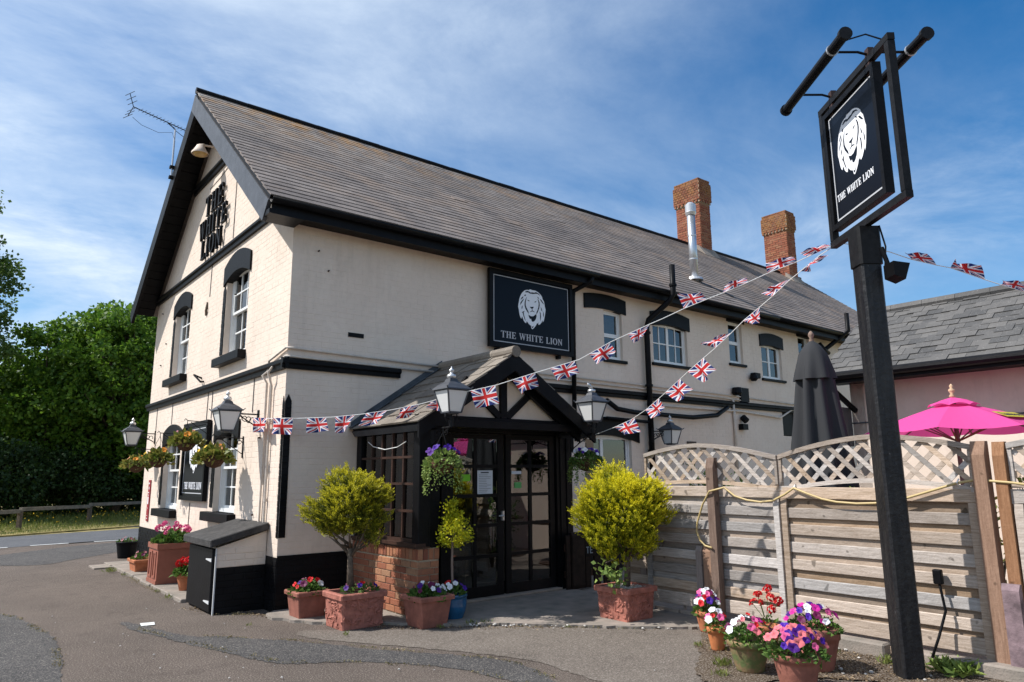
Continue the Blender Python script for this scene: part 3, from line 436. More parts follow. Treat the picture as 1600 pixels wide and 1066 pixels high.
swin = [(5.8, 6.28, 3.62, 4.52), (7.15, 8.2, 3.68, 4.48), (9.65, 10.15, 3.9, 4.82), (10.88, 11.7, 3.67, 4.46), (12.5, 13.02, 3.9, 4.86), (5.25, 6.42, 1.3, 2.26), (1.75, 3.6, 0, 2.2), (11.55, 12.1, 2.4, 2.98)]
mb = wallcells(SX, .3, 19.4, 0, 5.05, swin, .3, MB()); sw = mb.build('long_wall', CREAM, pub)
MB().box(.3, 19.4, 7.1, 7.4, 0, 5.05).build('rear_wall', CREAM, pub)
MB().prism(Fr((19.4, 0, 0), (0, 1, 0), (0, 0, 1)), [(0, 0), (7.4, 0), (7.4, 5.05), (3.7, 8.02), (0, 5.05)], 0, .3).build('end_wall', CREAM, pub)
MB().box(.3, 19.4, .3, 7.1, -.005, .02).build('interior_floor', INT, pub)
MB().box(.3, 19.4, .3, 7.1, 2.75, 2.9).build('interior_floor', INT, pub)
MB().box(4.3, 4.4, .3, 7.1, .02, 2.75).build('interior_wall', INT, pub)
PITCH = .8
top = lambda a, b: max(-3.7 - (8.02 - b) / .803, -7.4)
top2 = lambda a, b: min(-3.7 + (8.02 - b) / .803, 0)
bands = [(-7.4, 0, 2.94, 3.06), (-7.4, 0, 5.16, 5.28), (-7.4, 0, 6.88, 7.0)]
ghl = gh + bands
lay('brick', GX, bond(-7.4, 0, .64, 8.0, cut(top, top2, ghl), J=.006, nt=.0016), CREAM, gw, limit=170, jit=.0009)
sbands = [(0, 20, 2.94, 3.06)]
lay('brick', SX, bond(.005, 19.4, .66, 4.98, cut(.005, 19.4, swin[:6] + swin[7:] + sbands + [(1.0, 3.9, 0, 2.6)]), L=.215, J=.007, nt=.0024), CREAM, sw, limit=130, jit=.001)
def plinth(fr, u0, u1, h, name='plinth'):
    p = MB().fbox(fr, u0, u1, 0, h, 0, .006).build(name, BLACK, pub)
    lay('brick', fr, bond(u0, u1, .0, h, lambda a, b: [(u0, u1)], nb=.006, nt=.011), BLACK, p, limit=0, jit=.002)
plinth(GX, -7.4, -.0, .63); plinth(SX, 0, 1.0, .65); plinth(SX, 3.9, 13, .65)
# chamfer bricks painted black beside openings and on the corner
def strip(fr, u0, u1, v0, v1, parent, n=.012):
    vv = v0; MB().fbox(fr, u0 + .002, u1 - .002, v0, v1, .003, n - .003).build('painted_quoin', BLACK, parent)
    while vv < v1 - .02:
        h = min(.066, v1 - vv); piece('painted_quoin', fr, u0, u1, vv, vv + h + .004, .004, n + random.uniform(0, .003), BLACK, parent, 'brick'); vv += .075
    MB().prism(fr, [(u0, v1), (u1, v1), ((u0 + u1) / 2, v1 + .09)], .004, n).build('painted_quoin', BLACK, parent)
strip(SX, .0, .085, .86, 2.52, sw); strip(GX, -.05, 0, .86, 2.5, gw)
for (a, b, c, d) in gwin: strip(GX, -b - .15, -b - .01, c + .06, d - .28, gw)
# mouldings
def moulding(fr, u0, u1, v, name='string_course', h=.13, pr=.075, m=BLACK):
    poly = [(0, v - h * .5), (pr * .55, v - h * .5), (pr * .6, v - h * .1), (pr, v + h * .05), (pr, v + h * .35), (pr * .7, v + h * .5), (0, v + h * .62)]; a = [fr.p(u0, q, p) for p, q in poly]; b = [fr.p(u1, q, p) for p, q in poly]; k = len(poly)
    return MB().add(a + b, [tuple(range(k)), tuple(range(2 * k - 1, k - 1, -1))] + [(i, (i + 1) % k, (i + 1) % k + k, i + k) for i in range(k)]).build(name, m, pub)
for i in range(6):
    a = -7.46 + i * 1.256; moulding(GX, a, a + 1.25, 3.0); 
    if i < 6: moulding(GX, -7.4 + i * 1.24, -7.4 + (i + 1) * 1.24 - .006, 5.22)
moulding(GX, -5.08, -2.35, 6.94)
for i in range(1): moulding(SX, -.08, 1.62, 3.0)
for i in range(6): moulding(SX, 3.2 + i * 1.6, 3.2 + (i + 1) * 1.6 - .006, 3.0)
def arch(fr, u0, u1, v0, v1, parent, m, rise=.1, n1=.03, name='lintel', foot=.0):
    k = 10; mid = (u0 + u1) / 2; w = (u1 - u0) / 2
    up = [(u0 + (u1 - u0) * i / k, v1 - rise * ((abs(i / k - .5) * 2) ** 2)) for i in range(k + 1)]; lo = [(u0 + (u1 - u0) * i / k, v0 - rise * .9 * ((abs(i / k - .5) * 2) ** 2)) for i in range(k + 1)]
    return MB().prism(fr, lo + up[::-1], -.14, n1).build(name, m, parent)
def window(fr, op, rec, parent, lights, lint=None, sill=None, curtain=.5, fw=.055, lm=BLACK, rise=.1, sproj=.12, sh=.13, bar=.022, name='sash_window'):
    u0, u1, v0, v1 = op; n = -rec
    mb = MB().fbox(fr, u0, u0 + fw, v0, v1, n - .07, n).fbox(fr, u1 - fw, u1, v0, v1, n - .07, n).fbox(fr, u0 + fw, u1 - fw, v0, v0 + fw, n - .07, n).fbox(fr, u0 + fw, u1 - fw, v1 - fw, v1, n - .07, n)
    w = mb.build(name, WHITE, parent)
    a0, a1, b0, b1 = u0 + fw, u1 - fw, v0 + fw, v1 - fw
    for (x0, x1, y0, y1, cx, cy, off) in lights:
        p0, p1, q0, q1 = a0 + (a1 - a0) * x0, a0 + (a1 - a0) * x1, b0 + (b1 - b0) * y0, b0 + (b1 - b0) * y1; s = .032
        MB().fbox(fr, p0, p0 + s, q0, q1, n - .05 - off, n - .015 - off).fbox(fr, p1 - s, p1, q0, q1, n - .05 - off, n - .015 - off).fbox(fr, p0 + s, p1 - s, q0, q0 + s * 1.2, n - .05 - off, n - .015 - off).fbox(fr, p0 + s, p1 - s, q1 - s, q1, n - .05 - off, n - .015 - off).build('sash', WHITE, w)
        p0 += s; p1 -= s; q0 += s * 1.2; q1 -= s
        for i in range(1, cx): c = p0 + (p1 - p0) * i / cx; piece('glazing_bar', fr, c - bar / 2, c + bar / 2, q0, q1, n - .045 - off, n - .02 - off, WHITE, w)
        for j in range(1, cy): c = q0 + (q1 - q0) * j / cy; piece('glazing_bar', fr, p0, p1, c - bar / 2, c + bar / 2, n - .046 - off, n - .019 - off, WHITE, w)
        for i in range(cx):
            for j in range(cy): piece('pane', fr, p0 + (p1 - p0) * i / cx + .002, p0 + (p1 - p0) * (i + 1) / cx - .002, q0 + (q1 - q0) * j / cy + .002, q0 + (q1 - q0) * (j + 1) / cy - .002, n - .037 - off, n - .033 - off, GLASS, w, roll=random.uniform(-.004, .004), tilt=random.uniform(-.006, .006))
    if curtain:
        k = 40; mb = MB()
        for (s0, s1) in ((0, .42), (.6, 1)) if curtain < 1 else ((0, 1),):
            vs = []
            for i in range(k + 1):
                t = s0 + (s1 - s0) * i / k; d = n - .17 + .018 * math.sin(i * 1.3) + .008 * math.sin(i * 3.1)
                vs += [fr.p(u0 + (u1 - u0) * t, v0, d), fr.p(u0 + (u1 - u0) * t, v1, d)]
            mb.add(vs, [(2 * i, 2 * i + 1, 2 * i + 3, 2 * i + 2) for i in range(k)])
        mb.build('curtain', CURT, w, fix=False, smooth=True)
    if lint: arch(fr, lint[0], lint[1], lint[2], lint[3], w, lm, rise)
    if sill: MB().fbox(fr, sill[0], sill[1], sill[2], sill[2] + sh, -rec - .02, sproj).build('sill', lm, w, bevel=.006)
    return w
SASH = [(0, 1, .5, 1, 3, 2, 0), (0, 1, 0, .53, 3, 2, .04)]
window(GX, (-2.70, -1.65, 3.42, 4.80), .085, pub, SASH, (-2.82, -1.58, 4.74, 5.06), (-2.86, -1.6, 3.28), rise=.16)
window(GX, (-5.80, -4.78, 3.42, 4.80), .085, pub, SASH, (-5.92, -4.7, 4.74, 5.02), (-5.98, -4.72, 3.28), rise=.16)
window(GX, (-2.68, -1.68, 1.08, 2.34), .085, pub, SASH, (-2.78, -1.62, 2.24, 2.52), (-2.9, -1.6, .95), rise=.14)
window(GX, (-5.85, -4.75, 1.03, 2.36), .085, pub, SASH, (-5.98, -4.68, 2.24, 2.54), (-6.02, -4.7, .9), rise=.14)
window(SX, (5.8, 6.28, 3.62, 4.52), .06, pub, [(0, 1, .5, 1, 1, 1, 0), (0, 1, 0, .5, 1, 1, 0)], (5.3, 6.38, 4.53, 4.8), (5.76, 6.36, 3.56), sh=.055, sproj=.05, rise=.05, fw=.03, name='casement_window', curtain=1)
window(SX, (7.15, 8.2, 3.68, 4.48), .06, pub, [(0, .5, 0, 1, 2, 2, 0), (.5, 1, 0, 1, 2, 2, 0)], (7.08, 8.28, 4.46, 4.74), (7.08, 8.26, 3.62), sh=.055, sproj=.05, rise=.07, fw=.03, name='casement_window', curtain=.9)
window(SX, (9.65, 10.15, 3.9, 4.82), .06, pub, [(0, 1, .5, 1, 1, 1, 0), (0, 1, 0, .5, 1, 1, 0)], (9.6, 10.24, 4.82, 4.98), (9.6, 10.22, 3.84), sh=.055, sproj=.05, rise=.02, fw=.03, name='casement_window', curtain=0)
window(SX, (10.88, 11.7, 3.67, 4.46), .06, pub, [(0, .5, 0, 1, 1, 2, 0), (.5, 1, 0, 1, 1, 2, 0)], (10.82, 11.78, 4.44, 4.72), (10.82, 11.78, 3.61), sh=.055, sproj=.05, rise=.06, fw=.03, name='casement_window', curtain=.9)
window(SX, (12.5, 13.02, 3.9, 4.86), .06, pub, [(0, 1, 0, 1, 1, 2, 0)], (12.45, 13.06, 4.82, 5.0), (12.44, 13.08, 3.84), sh=.055, sproj=.05, rise=.02, fw=.03, name='casement_window', curtain=0)
window(SX, (5.25, 6.42, 1.3, 2.26), .06, pub, [(0, .4, 0, 1, 1, 1, 0), (.4, 1, 0, 1, 1, 1, 0)], (5.0, 6.62, 2.26, 2.58), (5.2, 6.46, 1.22), sh=.07, sproj=.05, rise=.14, fw=.04, name='casement_window', curtain=0)
MB().fbox(SX, 11.57, 12.08, 2.42, 2.96, -.2, -.03).build('boarded_window', BLACK, pub)
# ---------------- roof
YE, ZE, XL, XR = -.35, 5.05, -.45, 19.62; SL = math.hypot(1, PITCH); LEN = (3.7 - YE) * SL
FF = Fr((XL, YE, ZE), (1, 0, 0), (0, 1, PITCH)); FB = Fr((XR, 7.75, ZE), (-1, 0, 0), (0, -1, PITCH))
rf = MB().fbox(FF, 0, XR - XL, 0, LEN, -.07, -.012).build('roof', BLACK, pub)
rb = MB().fbox(FB, 0, XR - XL, 0, LEN, -.07, 0).build('roof', SLATE, pub)
G = .165; rects = []
k = 0; v = -.03
while v < LEN - .05:
    u = -(.15 if k % 2 else 0) - .01
    while u < XR - XL:
        a, b = max(u, -.02), min(u + .297, XR - XL + .02)
        if b - a > .04: dz = random.choice((-.02, .012)) if random.random() < .012 else 0; rects.append((a, b, v + dz, min(v + G + .03 + dz, LEN), -.010, .006 + (.005 if dz else 0)))
        u += .3
    v += G; k += 1
lay('slate', FF, rects, SLATE, rf, kind='box', tilt=-.06, jit=.0012, roll=.0015)
x = XL - .02
while x < XR:
    MB().tube([(x, 3.7, ZE + 4.05 * PITCH + .01), (x + .445, 3.7, ZE + 4.05 * PITCH + .01 + random.uniform(-.006, .006))], .06, 10).build('ridge_tile', BLACK, rf); x += .45
# verge: barge boards, soffit boards
for (fr, tagn) in ((FF, 0), (FB, 1)):
    ua, ub = (0, .035) if tagn == 0 else (XR - XL - .035, XR - XL)
    bb = MB(); d0 = -.36
    bb.fbox(fr, ua - (.02 if tagn == 0 else -.0), ub + (0 if tagn == 0 else .02), -.02, LEN - (.0), d0, -.072); bb.build('barge_board', BLACKLIT if tagn == 0 else BLACK, rf)
    ua, ub = (.0, .45) if tagn == 0 else (XR - XL - .45, XR - XL); q = .05
    while q < LEN - .35:
        piece('soffit_board', fr, ua + .04, ub - .005, q, q + .19, -.14 + random.uniform(-.004, .004), -.115, BLACK, rf); q += .2
MB().box(XL - .03, XL - .021, 3.55, 3.85, 7.9, 8.3)
# eaves
MB().box(XL + .036, XR, -.33, -.30, 4.82, 4.99).build('fascia', BLACK, rf)
MB().box(XL + .036, XR, -.30, -.006, 4.86, 4.875).build('soffit', BLACK, rf)
for i in range(7):
    x0 = XL + i * 2.87
    g = MB(); pts = []
    for xx in (x0, x0 + 2.86):
        for j in range(9): t = math.pi + math.pi * j / 8; pts.append((xx, -.395 + .062 * math.cos(t), 4.99 + .062 * math.sin(t)))
    g.add(pts, [(j, j + 1, j + 10, j + 9) for j in range(8)]); o = g.build('gutter', BLACK, rf, fix=False, smooth=True); md = o.modifiers.new('s', 'SOLIDIFY'); md.thickness = .006
MB().box(XL - .01, -.0, -.36, -.0, 4.80, 4.86).build('eaves_box', BLACK, rf)
# ---------------- chimneys
def chimney(x0, x1, y0, y1, z0, z1, cap):
    c = MB().box(x0, x1, y0, y1, z0, z1 - .05).box(x0 - .05, x1 + .05, y0 - .05, y1 + .05, cap, z1 - .12).box(x0 - .02, x1 + .02, y0 - .02, y1 + .02, z1 - .12, z1).box(x0 - .03, x1 + .03, y0 - .03, y1 + .03, cap - .075, cap).build('chimney', MORTAR, pub)
    for fr, w in ((Fr((x0, y1, 0), (0, -1, 0), (0, 0, 1)), y1 - y0), (Fr((x0, y0, 0), (1, 0, 0), (0, 0, 1)), x1 - x0)):
        e = .05; o = .03
        R = bond(0, w, z0, cap - .08, lambda a, b: [(0, w)], nb=0, nt=.012, L=.205) + bond(-e, w + e, cap, z1 - .12, lambda a, b: [(-e, w + e)], nb=e, nt=e + .012, L=.1, off=.5) + bond(-.02, w + .02, z1 - .12, z1, lambda a, b: [(-.02, w + .02)], nb=.02, nt=.032)
        q = -o
        while q < w + o - .05: R.append((q, q + .07, cap - .07, cap - .005, o, o + .03)); q += .13
        lay('brick', fr, R, CHIM, c, limit=70, jit=.006)
    MB().box(x0 + .1, x1 - .1, y0 + .12, y1 - .12, z1, z1 + .03).build('flaunching', MORTAR, c)
    MB().prism(Fr((x0 - .12, 0, 0), (0, 1, 0), (0, 0, 1)), [(y0 - .22, ZE + (y0 - .22 - YE) * .8 + .02), (y0 + .1, ZE + (y0 + .1 - YE) * .8 + .02), (y0 + .1, ZE + (y0 + .1 - YE) * .8 + .16), (y0, ZE + (y0 - YE) * .8 + .16)], 0, x1 - x0 + .24).build('flashing', CONC, c)
chimney(13.55, 14.05, 3.3, 4.15, 7.8, 10.3, 9.62)
chimney(18.4, 18.9, 3.3, 4.15, 7.8, 10.42, 9.8)
# steel flue through the roof
fl = MB().tube([(9.45, .64, 5.8), (9.45, .64, 7.35)], .092, 20).build('flue_pipe', STEEL, pub, smooth=True)
MB().tube([(9.45, .64, 7.35), (9.45, .64, 7.42), (9.45, .64, 7.43), (9.45, .64, 7.6), (9.45, .64, 7.66)], [.1, .125, .12, .12, .06], 20).build('cowl', SILVER, fl)
MB().lathe([(.2, -.02), (.17, .04), (.1, .06)], (9.45, .64, 5.84), 20).build('storm_collar', SILVER, fl)
for z in (6.3, 6.85): MB().tube([(9.45, .64, z), (9.45, .64, z + .03)], .098, 20).build('joint_band', SILVER, fl)
MB().bar((9.5, .58, 5.8), (10.1, .1, 5.44), .07, .03, (0, -.62, .78)).build('flashing', LEAD, pub)
# ---------------- drain and soil pipes
def pipe(pts, r, m=BLACK, name='downpipe', n=10, clips=()):
    p = MB().tube(pts, r, n).build(name, m, pub, smooth=True)
    for c in clips: MB().lathe([(r * 1.35, -.02), (r * 1.35, .02)], c, 12).build('pipe_clip', m, p)
    return p
pipe([(7.2, -.5, 5.5), (7.2, -.5, 4.93), (7.17, -.42, 4.8), (6.9, -.12, 4.45), (6.86, -.1, 4.3), (6.86, -.1, 0)], .055, clips=[(7.2, -.5, 5.1), (6.86, -.1, 4.2), (6.86, -.1, 3.2), (6.86, -.1, 2.0)])
pipe([(5.15, -.39, 4.93), (5.13, -.36, 4.85), (4.98, -.1, 4.72), (4.96, -.09, 4.6), (4.93, -.09, 2.4)], .04, clips=[(4.95, -.09, 3.4)])
pipe([(14.05, -.5, 5.5), (14.05, -.5, 5.05), (13.9, -.3, 4.85), (13.6, -.12, 4.6), (13.55, -.1, 4.4), (13.5, -.1, 3)], .055)
pipe([(13.3, -.12, 4.7), (13.45, -.16, 4.55), (13.7, -.13, 4.5)], .05)
pipe([(5.7, -.1, 2.86), (5.95, -.12, 2.72), (6.4, -.12, 2.68), (8.1, -.12, 2.66), (8.9, -.12, 2.74), (9.3, -.1, 2.92)], .045)
pipe([(6.9, -.1, 2.52), (5.7, -.1, 2.55)], .03)
cp = [(.54, 3.14), (.39, 3.02)]
pipe([(2.6, -.03, 3.15), (.06, -.035, 3.2), (-.03, -.03, 3.2), (-.035, .54, 3.1), (-.035, .56, 2.96), (-.1, .57, 2.9), (-.035, .57, 2.8), (-.03, .6, 1.0), (-.1, .62, .93), (-.1, .62, .84)], .016, GALV, 'water_pipe', clips=[(-.03, .58, 2.3), (-.03, .59, 1.6)])
pipe([(2.3, -.03, 3.07), (.06, -.035, 3.09), (-.03, -.03, 3.09), (-.035, .33, 3.03), (-.1, .37, 2.92), (-.035, .4, 2.75), (-.03, .43, 1.0), (-.03, .44, .66)], .016, GALV, 'water_pipe', clips=[(-.03, .41, 2.3), (-.03, .42, 1.3)])
pipe([(3.9, -.03, 3.22), (9, -.03, 3.2), (13, -.03, 3.12)], .014, GALV, 'water_pipe'); pipe([(3.9, -.03, 3.15), (9, -.03, 3.13), (10.2, -.03, 3.1)], .014, GALV, 'water_pipe')
pipe([(6.9, -.04, 2.85), (9.9, -.04, 2.87), (11.4, -.04, 2.8), (11.9, -.04, 3.0), (12.6, -.04, 3.05)], .02, GALV, 'water_pipe'); pipe([(9.6, -.04, 3.1), (9.62, -.04, 2.5), (9.6, -.04, 1.6)], .03, GALV, 'water_pipe')
for yy, z0, z1 in ((1.15, 2.46, 2.93), (5.5, 2.55, 2.93), (3.05, 2.5, 2.93), (6.68, 2.5, 2.93), (3.9, .75, 1.18), (3.6, 5.3, 4.6), (2.55, 6.85, 5.35), (3.3, 2.5, 2.93)):
    MB().tube([(-.009, yy, z0), (-.009, yy + random.uniform(-.03, .03), z1)], .006, 5).build('cable', BLACKLIT, pub)
MB().tube([(-.009, 2.56, 6.86), (-.009, 3.4, 6.72), (-.009, 4.1, 6.70)], .005, 5).build('cable', BLACKLIT, pub)
MB().box(.82, 1.05, -.012, 0, 3.44, 3.5).build('air_brick', BLACK, pub); MB().tube([(-.005, 3.72, 4.52), (-.03, 3.7, 4.38), (-.01, 3.75, 4.3)], .02, 6).build('bird_box_bracket', BARKW, pub)
MB().tube([(0, 3.75, 3.22), (-.12, 3.78, 3.27), (-.06, 3.6, 3.14), (0, 3.62, 3.15)], .018, 6).build('iron_hook', IRON, pub)
MB().box(10.38, 10.6, -.12, 0, 3.62, 3.74).build('alarm_box', BLACK, pub, bevel=.01); MB().lathe([(.05, 0), (.09, .05), (.07, .14)], (10.35, -.1, 3.55), 12).build('alarm_siren', BLACK, pub)
MB().box(9.9, 10.2, -.05, 0, 3.08, 3.38).build('vent_grille', BLACK, pub); MB().lathe([(.08, 0), (.11, .05), (.09, .16)], (9.68, -.1, 3.2), 12).build('wall_vent', BLACK, pub)
MB().box(9.8, 9.98, -.12, 0, 2.48, 2.6).tube([(9.9, -.05, 2.75), (9.9, -.14, 2.66)], .07, 10).build('security_sensor', BLACK, pub)
MB().box(8.02, 8.3, -.02, 0, 2.05, 2.2).build('red_wall_plate', TIMBERD, pub)
# ================================================================ porch (part of the pub)
PX = Fr((1.0, 0, 0), (0, -1, 0), (0, 0, 1)); PF = Fr((0, -1.6, 0), (1, 0, 0), (0, 0, 1)); DF = Fr((0, -1.05, 0), (1, 0, 0), (0, 0, 1))
bw = MB().box(1.0, 1.1, -1.6, -.012, 0, .78).box(1.1, 1.27, -1.6, -1.5, 0, .78).build('porch_brick_wall', MORTAR, pub)
R = bond(.0, 1.6, .046, .66, lambda a, b: [(0.012, 1.612)], nb=0, nt=.012)
q = .012
while q < 1.59: R.append((q, min(q + .064, 1.612), .656, .775, 0, .012)); q += .074
lay('brick', PX, R, BRICK, bw, jit=.004)
R = bond(.99, 1.27, .046, .66, lambda a, b: [(.988, 1.27)], nb=0, nt=.012, off=.25)
q = .988
while q < 1.26: R.append((q, min(q + .064, 1.27), .656, .775, 0, .012)); q += .074
lay('brick', PF, R, BRICK, bw, jit=.004)
MB().box(1.02, 1.30, -1.60, -1.0, .82, 2.2).box(1.27, 1.30, -1.59, -1.0, 0, .82)
MB().box(.995, 1.15, -1.605, -1.46, .80, 2.16).build('porch_post', BLACK, pub, bevel=.006)
MB().box(1.0, 1.12, -.14, -.012, .79, 2.16).build('porch_post', BLACK, pub, bevel=.006)
MB().box(1.15, 1.29, -1.58, -1.50, .79, 2.16).box(1.27, 1.29, -1.50, -1.1, 0.03, 2.16).build('porch_boarding', BLACK, pub)
MB().box(1.29, 1.75, -1.08, -1.0, 0.03, 2.3).box(3.58, 3.88, -1.10, -1.0, 0.03, 2.3).box(1.75, 3.58, -1.09, -1.0, 2.14, 2.42).build('door_surround', BLACK, pub)
for x in (1.35, 1.5, 1.62, 3.64, 3.76): MB().box(x, x + .03, -1.115, -1.1 if x > 2 else -1.08, .03, 2.14).build('cover_strip', BLACK, pub)
MB().box(3.80, 3.88, -1.0, -.012, .03, 2.2).build('porch_side_wall', BLACK, pub)
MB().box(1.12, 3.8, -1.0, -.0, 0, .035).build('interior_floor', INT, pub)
MB().box(.97, 1.14, -1.62, -.012, .782, .80).box(.955, 1.09, -1.61, -.014, .80, .835).build('porch_sill', TIMBERD, pub)
# porch window, five by four panes
wf = MB().fbox(PX, .14, 1.46, .835, .875, -.08, -.01).fbox(PX, .14, 1.46, 2.12, 2.16, -.08, -.01).build('porch_window', TIMBERD, pub)
cu = [.14 + 1.32 * i / 5 for i in range(6)]; rv = [.875 + 1.245 * i / 4 for i in range(5)]
for c in cu[1:-1]: piece('glazing_bar', PX, c - .014, c + .014, .875, 2.12, -.06, -.015, TIMBERD, wf)
for c in rv[1:-1]: piece('glazing_bar', PX, .14, 1.46, c - .014, c + .014, -.064, -.012, TIMBERD, wf)
for i in range(5):
    for j in range(4): piece('pane', PX, cu[i] + .012, cu[i + 1] - .012, rv[j] + .012, rv[j + 1] - .012, -.045, -.041, GLASS, wf, roll=random.uniform(-.004, .004), tilt=random.uniform(-.012, .012))
MB().tube([(.99, -.35, 2.02), (.985, -.5, 1.955), (.985, -.8, 1.91), (.985, -1.1, 1.93), (.99, -1.3, 1.99)], .005, 5).build('string_light_cable', WHITE, pub)
# doors
def leaf(x0, x1, cols, name='glazed_door'):
    n0, n1 = -.02, .02; b = .075
    m = MB().fbox(DF, x0, cols[0][0], .06, 2.13, n0, n1).fbox(DF, cols[-1][1], x1, .06, 2.13, n0, n1).fbox(DF, cols[0][0], cols[-1][1], .06, .19, n0, n1).fbox(DF, cols[0][0], cols[-1][1], 2.06, 2.13, n0, n1)
    d = m.build(name, BLACK, pub); rows = [.19, .56, .945, 1.325, 1.705, 2.06]
    piece('glazing_bar', DF, cols[0][1], cols[1][0], .19, 2.06, -.012, .015, BLACK, d)
    for r in rows[1:-1]: piece('glazing_bar', DF, cols[0][0], cols[1][1], r - .022, r + .022, -.014, .017, BLACK, d)
    for c in cols:
        for i in range(5): piece('pane', DF, c[0], c[1], rows[i] + (.022 if i else 0), rows[i + 1] - (.022 if i < 4 else 0), -.006, -.001, GLASS, d, roll=random.uniform(-.003, .003), tilt=random.uniform(-.003, .003))
    return d
d1 = leaf(1.76, 2.64, ((1.83, 2.15), (2.2, 2.54))); d2 = leaf(2.68, 3.56, ((2.77, 3.09), (3.14, 3.47)))
MB().box(2.59, 2.62, -1.11, -1.07, 1.0, 1.12).tube([(2.605, -1.12, 1.06), (2.52, -1.125, 1.06)], .01, 8).build('door_handle', SILVER, d1)
MB().box(1.75, 3.6, -1.16, -1.02, .03, .06).build('door_step', CONC, pub, bevel=.006)
MB().fbox(DF, 2.215, 2.465, 1.345, 1.65, .003, .006).build('notice', PAPER, d1)
nt = MB()
for i in range(11): nt.fbox(DF, 2.24, 2.24 + random.uniform(.12, .2), 1.37 + i * .022, 1.374 + i * .022, .006, .0075)
nt.fbox(DF, 2.27, 2.40, 1.615, 1.63, .006, .0075).build('notice_print', DARKT, d1)
MB().fbox(DF, 1.96, 2.1, 1.515, 1.6, .003, .006).build('sticker', GREENP, d1); MB().fbox(DF, 2.84, 2.96, 1.41, 1.49, .003, .006).build('sticker', mat('pale_green_sticker', (.12, .38, .12)), d2); MB().fbox(DF, 2.79, 2.96, 1.60, 1.64, .003, .006).build('sticker', PAPER, d2)
# interior things glimpsed through the glass
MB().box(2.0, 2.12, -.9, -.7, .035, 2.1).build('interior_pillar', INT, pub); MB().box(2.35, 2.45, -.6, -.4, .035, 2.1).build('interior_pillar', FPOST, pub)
MB().box(1.75, 3.6, .6, .66, 0.03, 1.0).build('interior_counter', TIMBERD, pub)
# gable of the porch
AX, AZ = 2.32, 3.15; K = .66; HW = 1.42
def pz(x): return AZ - abs(x - AX) * K
infill = MB().prism(Fr((0, -1.45, 0), (1, 0, 0), (0, 0, 1)), [(1.02, 2.26), (3.62, 2.26), (AX, 3.06)], -.05, 0).build('porch_gable_panel', CREAM, pub)
MB().box(.98, 3.7, -1.6, -1.46, 2.161, 2.26).box(1.0, 3.68, -1.53, -1.46, 2.26, 2.30).build('tie_beam', BLACK, pub, bevel=.005)
MB().box(1.02, 3.68, -1.46, -1.0, 2.3, 2.31).build('porch_ceiling', BLACK, pub)
MB().box(1.0, 1.14, -1.46, -.012, 2.17, 2.20).box(3.56, 3.68, -1.46, -.99, 2.17, 2.2).build('porch_plate', BLACK, pub)
IF = Fr((0, -1.45, 0), (1, 0, 0), (0, 0, 1))
piece('king_post', IF, AX - .05, AX + .05, 2.3, 3.0, 0, .05, BLACK, pub)
for s in (-1, 1):
    MB().bar((AX + s * .06, -1.475, 2.32), (AX + s * .62, -1.475, 2.78), .046, .085, (0, 0, 1)).build('brace', BLACK, pub)
    a = Vector((AX, 0, AZ)); b = Vector((AX + s * 1.62, 0, AZ - 1.62 * K))
    f = Fr((AX, -1.72, AZ), (s, 0, -K), (0, -1 * s, 0)) 
    poly = [(AX, AZ - .02), (AX + s * HW, AZ - HW * K - .02), (AX + s * HW, AZ - HW * K - .2), (AX, AZ - .25)]
    MB().prism(Fr((0, -1.70, 0), (1, 0, 0), (0, 0, 1)), poly if s > 0 else poly, 0, .04).build('barge_board', BLACK, pub)
    MB().prism(Fr((0, -1.50, 0), (1, 0, 0), (0, 0, 1)), [(AX, AZ - .1), (AX + s * 1.3, AZ - .1 - 1.3 * K), (AX + s * 1.3, AZ - .26 - 1.3 * K), (AX, AZ - .28)], -.0, .06).build('rafter', BLACK, pub)
h_ = math.hypot(1, K); LN = HW * h_
PRL = Fr((AX - HW, 0, AZ - HW * K), (0, -1, 0), (1, 0, K)); PRR = Fr((AX + HW, -1.72, AZ - HW * K), (0, 1, 0), (-1, 0, K))
for fr in (PRL, PRR):
    pr = MB().fbox(fr, 0.01, 1.72, .02, LN, -.05, -.015).build('porch_roof', BLACK, pub); rects = []; k = 0; v = -.03
    while v < LN - .06:
        u = -(.15 if k % 2 else 0)
        while u < 1.74:
            a, b = max(u, 0.01), min(u + .295, 1.75)
            if b - a > .04: rects.append((a, b, v, min(v + .27, LN), -.012, .006))
            u += .3
        v += .225; k += 1
    lay('slate', fr, rects, SLATE2, pr, kind='box', tilt=-.05, jit=.008, roll=.012)
    MB().fbox(fr, .01, 1.72, -.01, .06, -.13, -.05).build('porch_fascia', BLACKLIT, pub)
pr_ = MB()
for i in range(4): MB().tube([(AX, -1.76 + i * .44, AZ + .0), (AX, -1.325 + i * .44, AZ + .0)], .075, 12).build('ridge_tile', SLATE2, pub)
MB().fbox(PRL, 0.0, .1, -.02, LN, .016, .022).build('lead_flashing', LEAD, pub)
MB().prism(SX, [(AX - HW, pz(AX - HW) + .02), (AX, AZ + .02), (AX, AZ + .10), (AX - 1.25, AZ - 1.25 * K + .09), (AX - HW, pz(AX - HW) + .08)], .012, .03).build('lead_flashing', LEAD, pub)
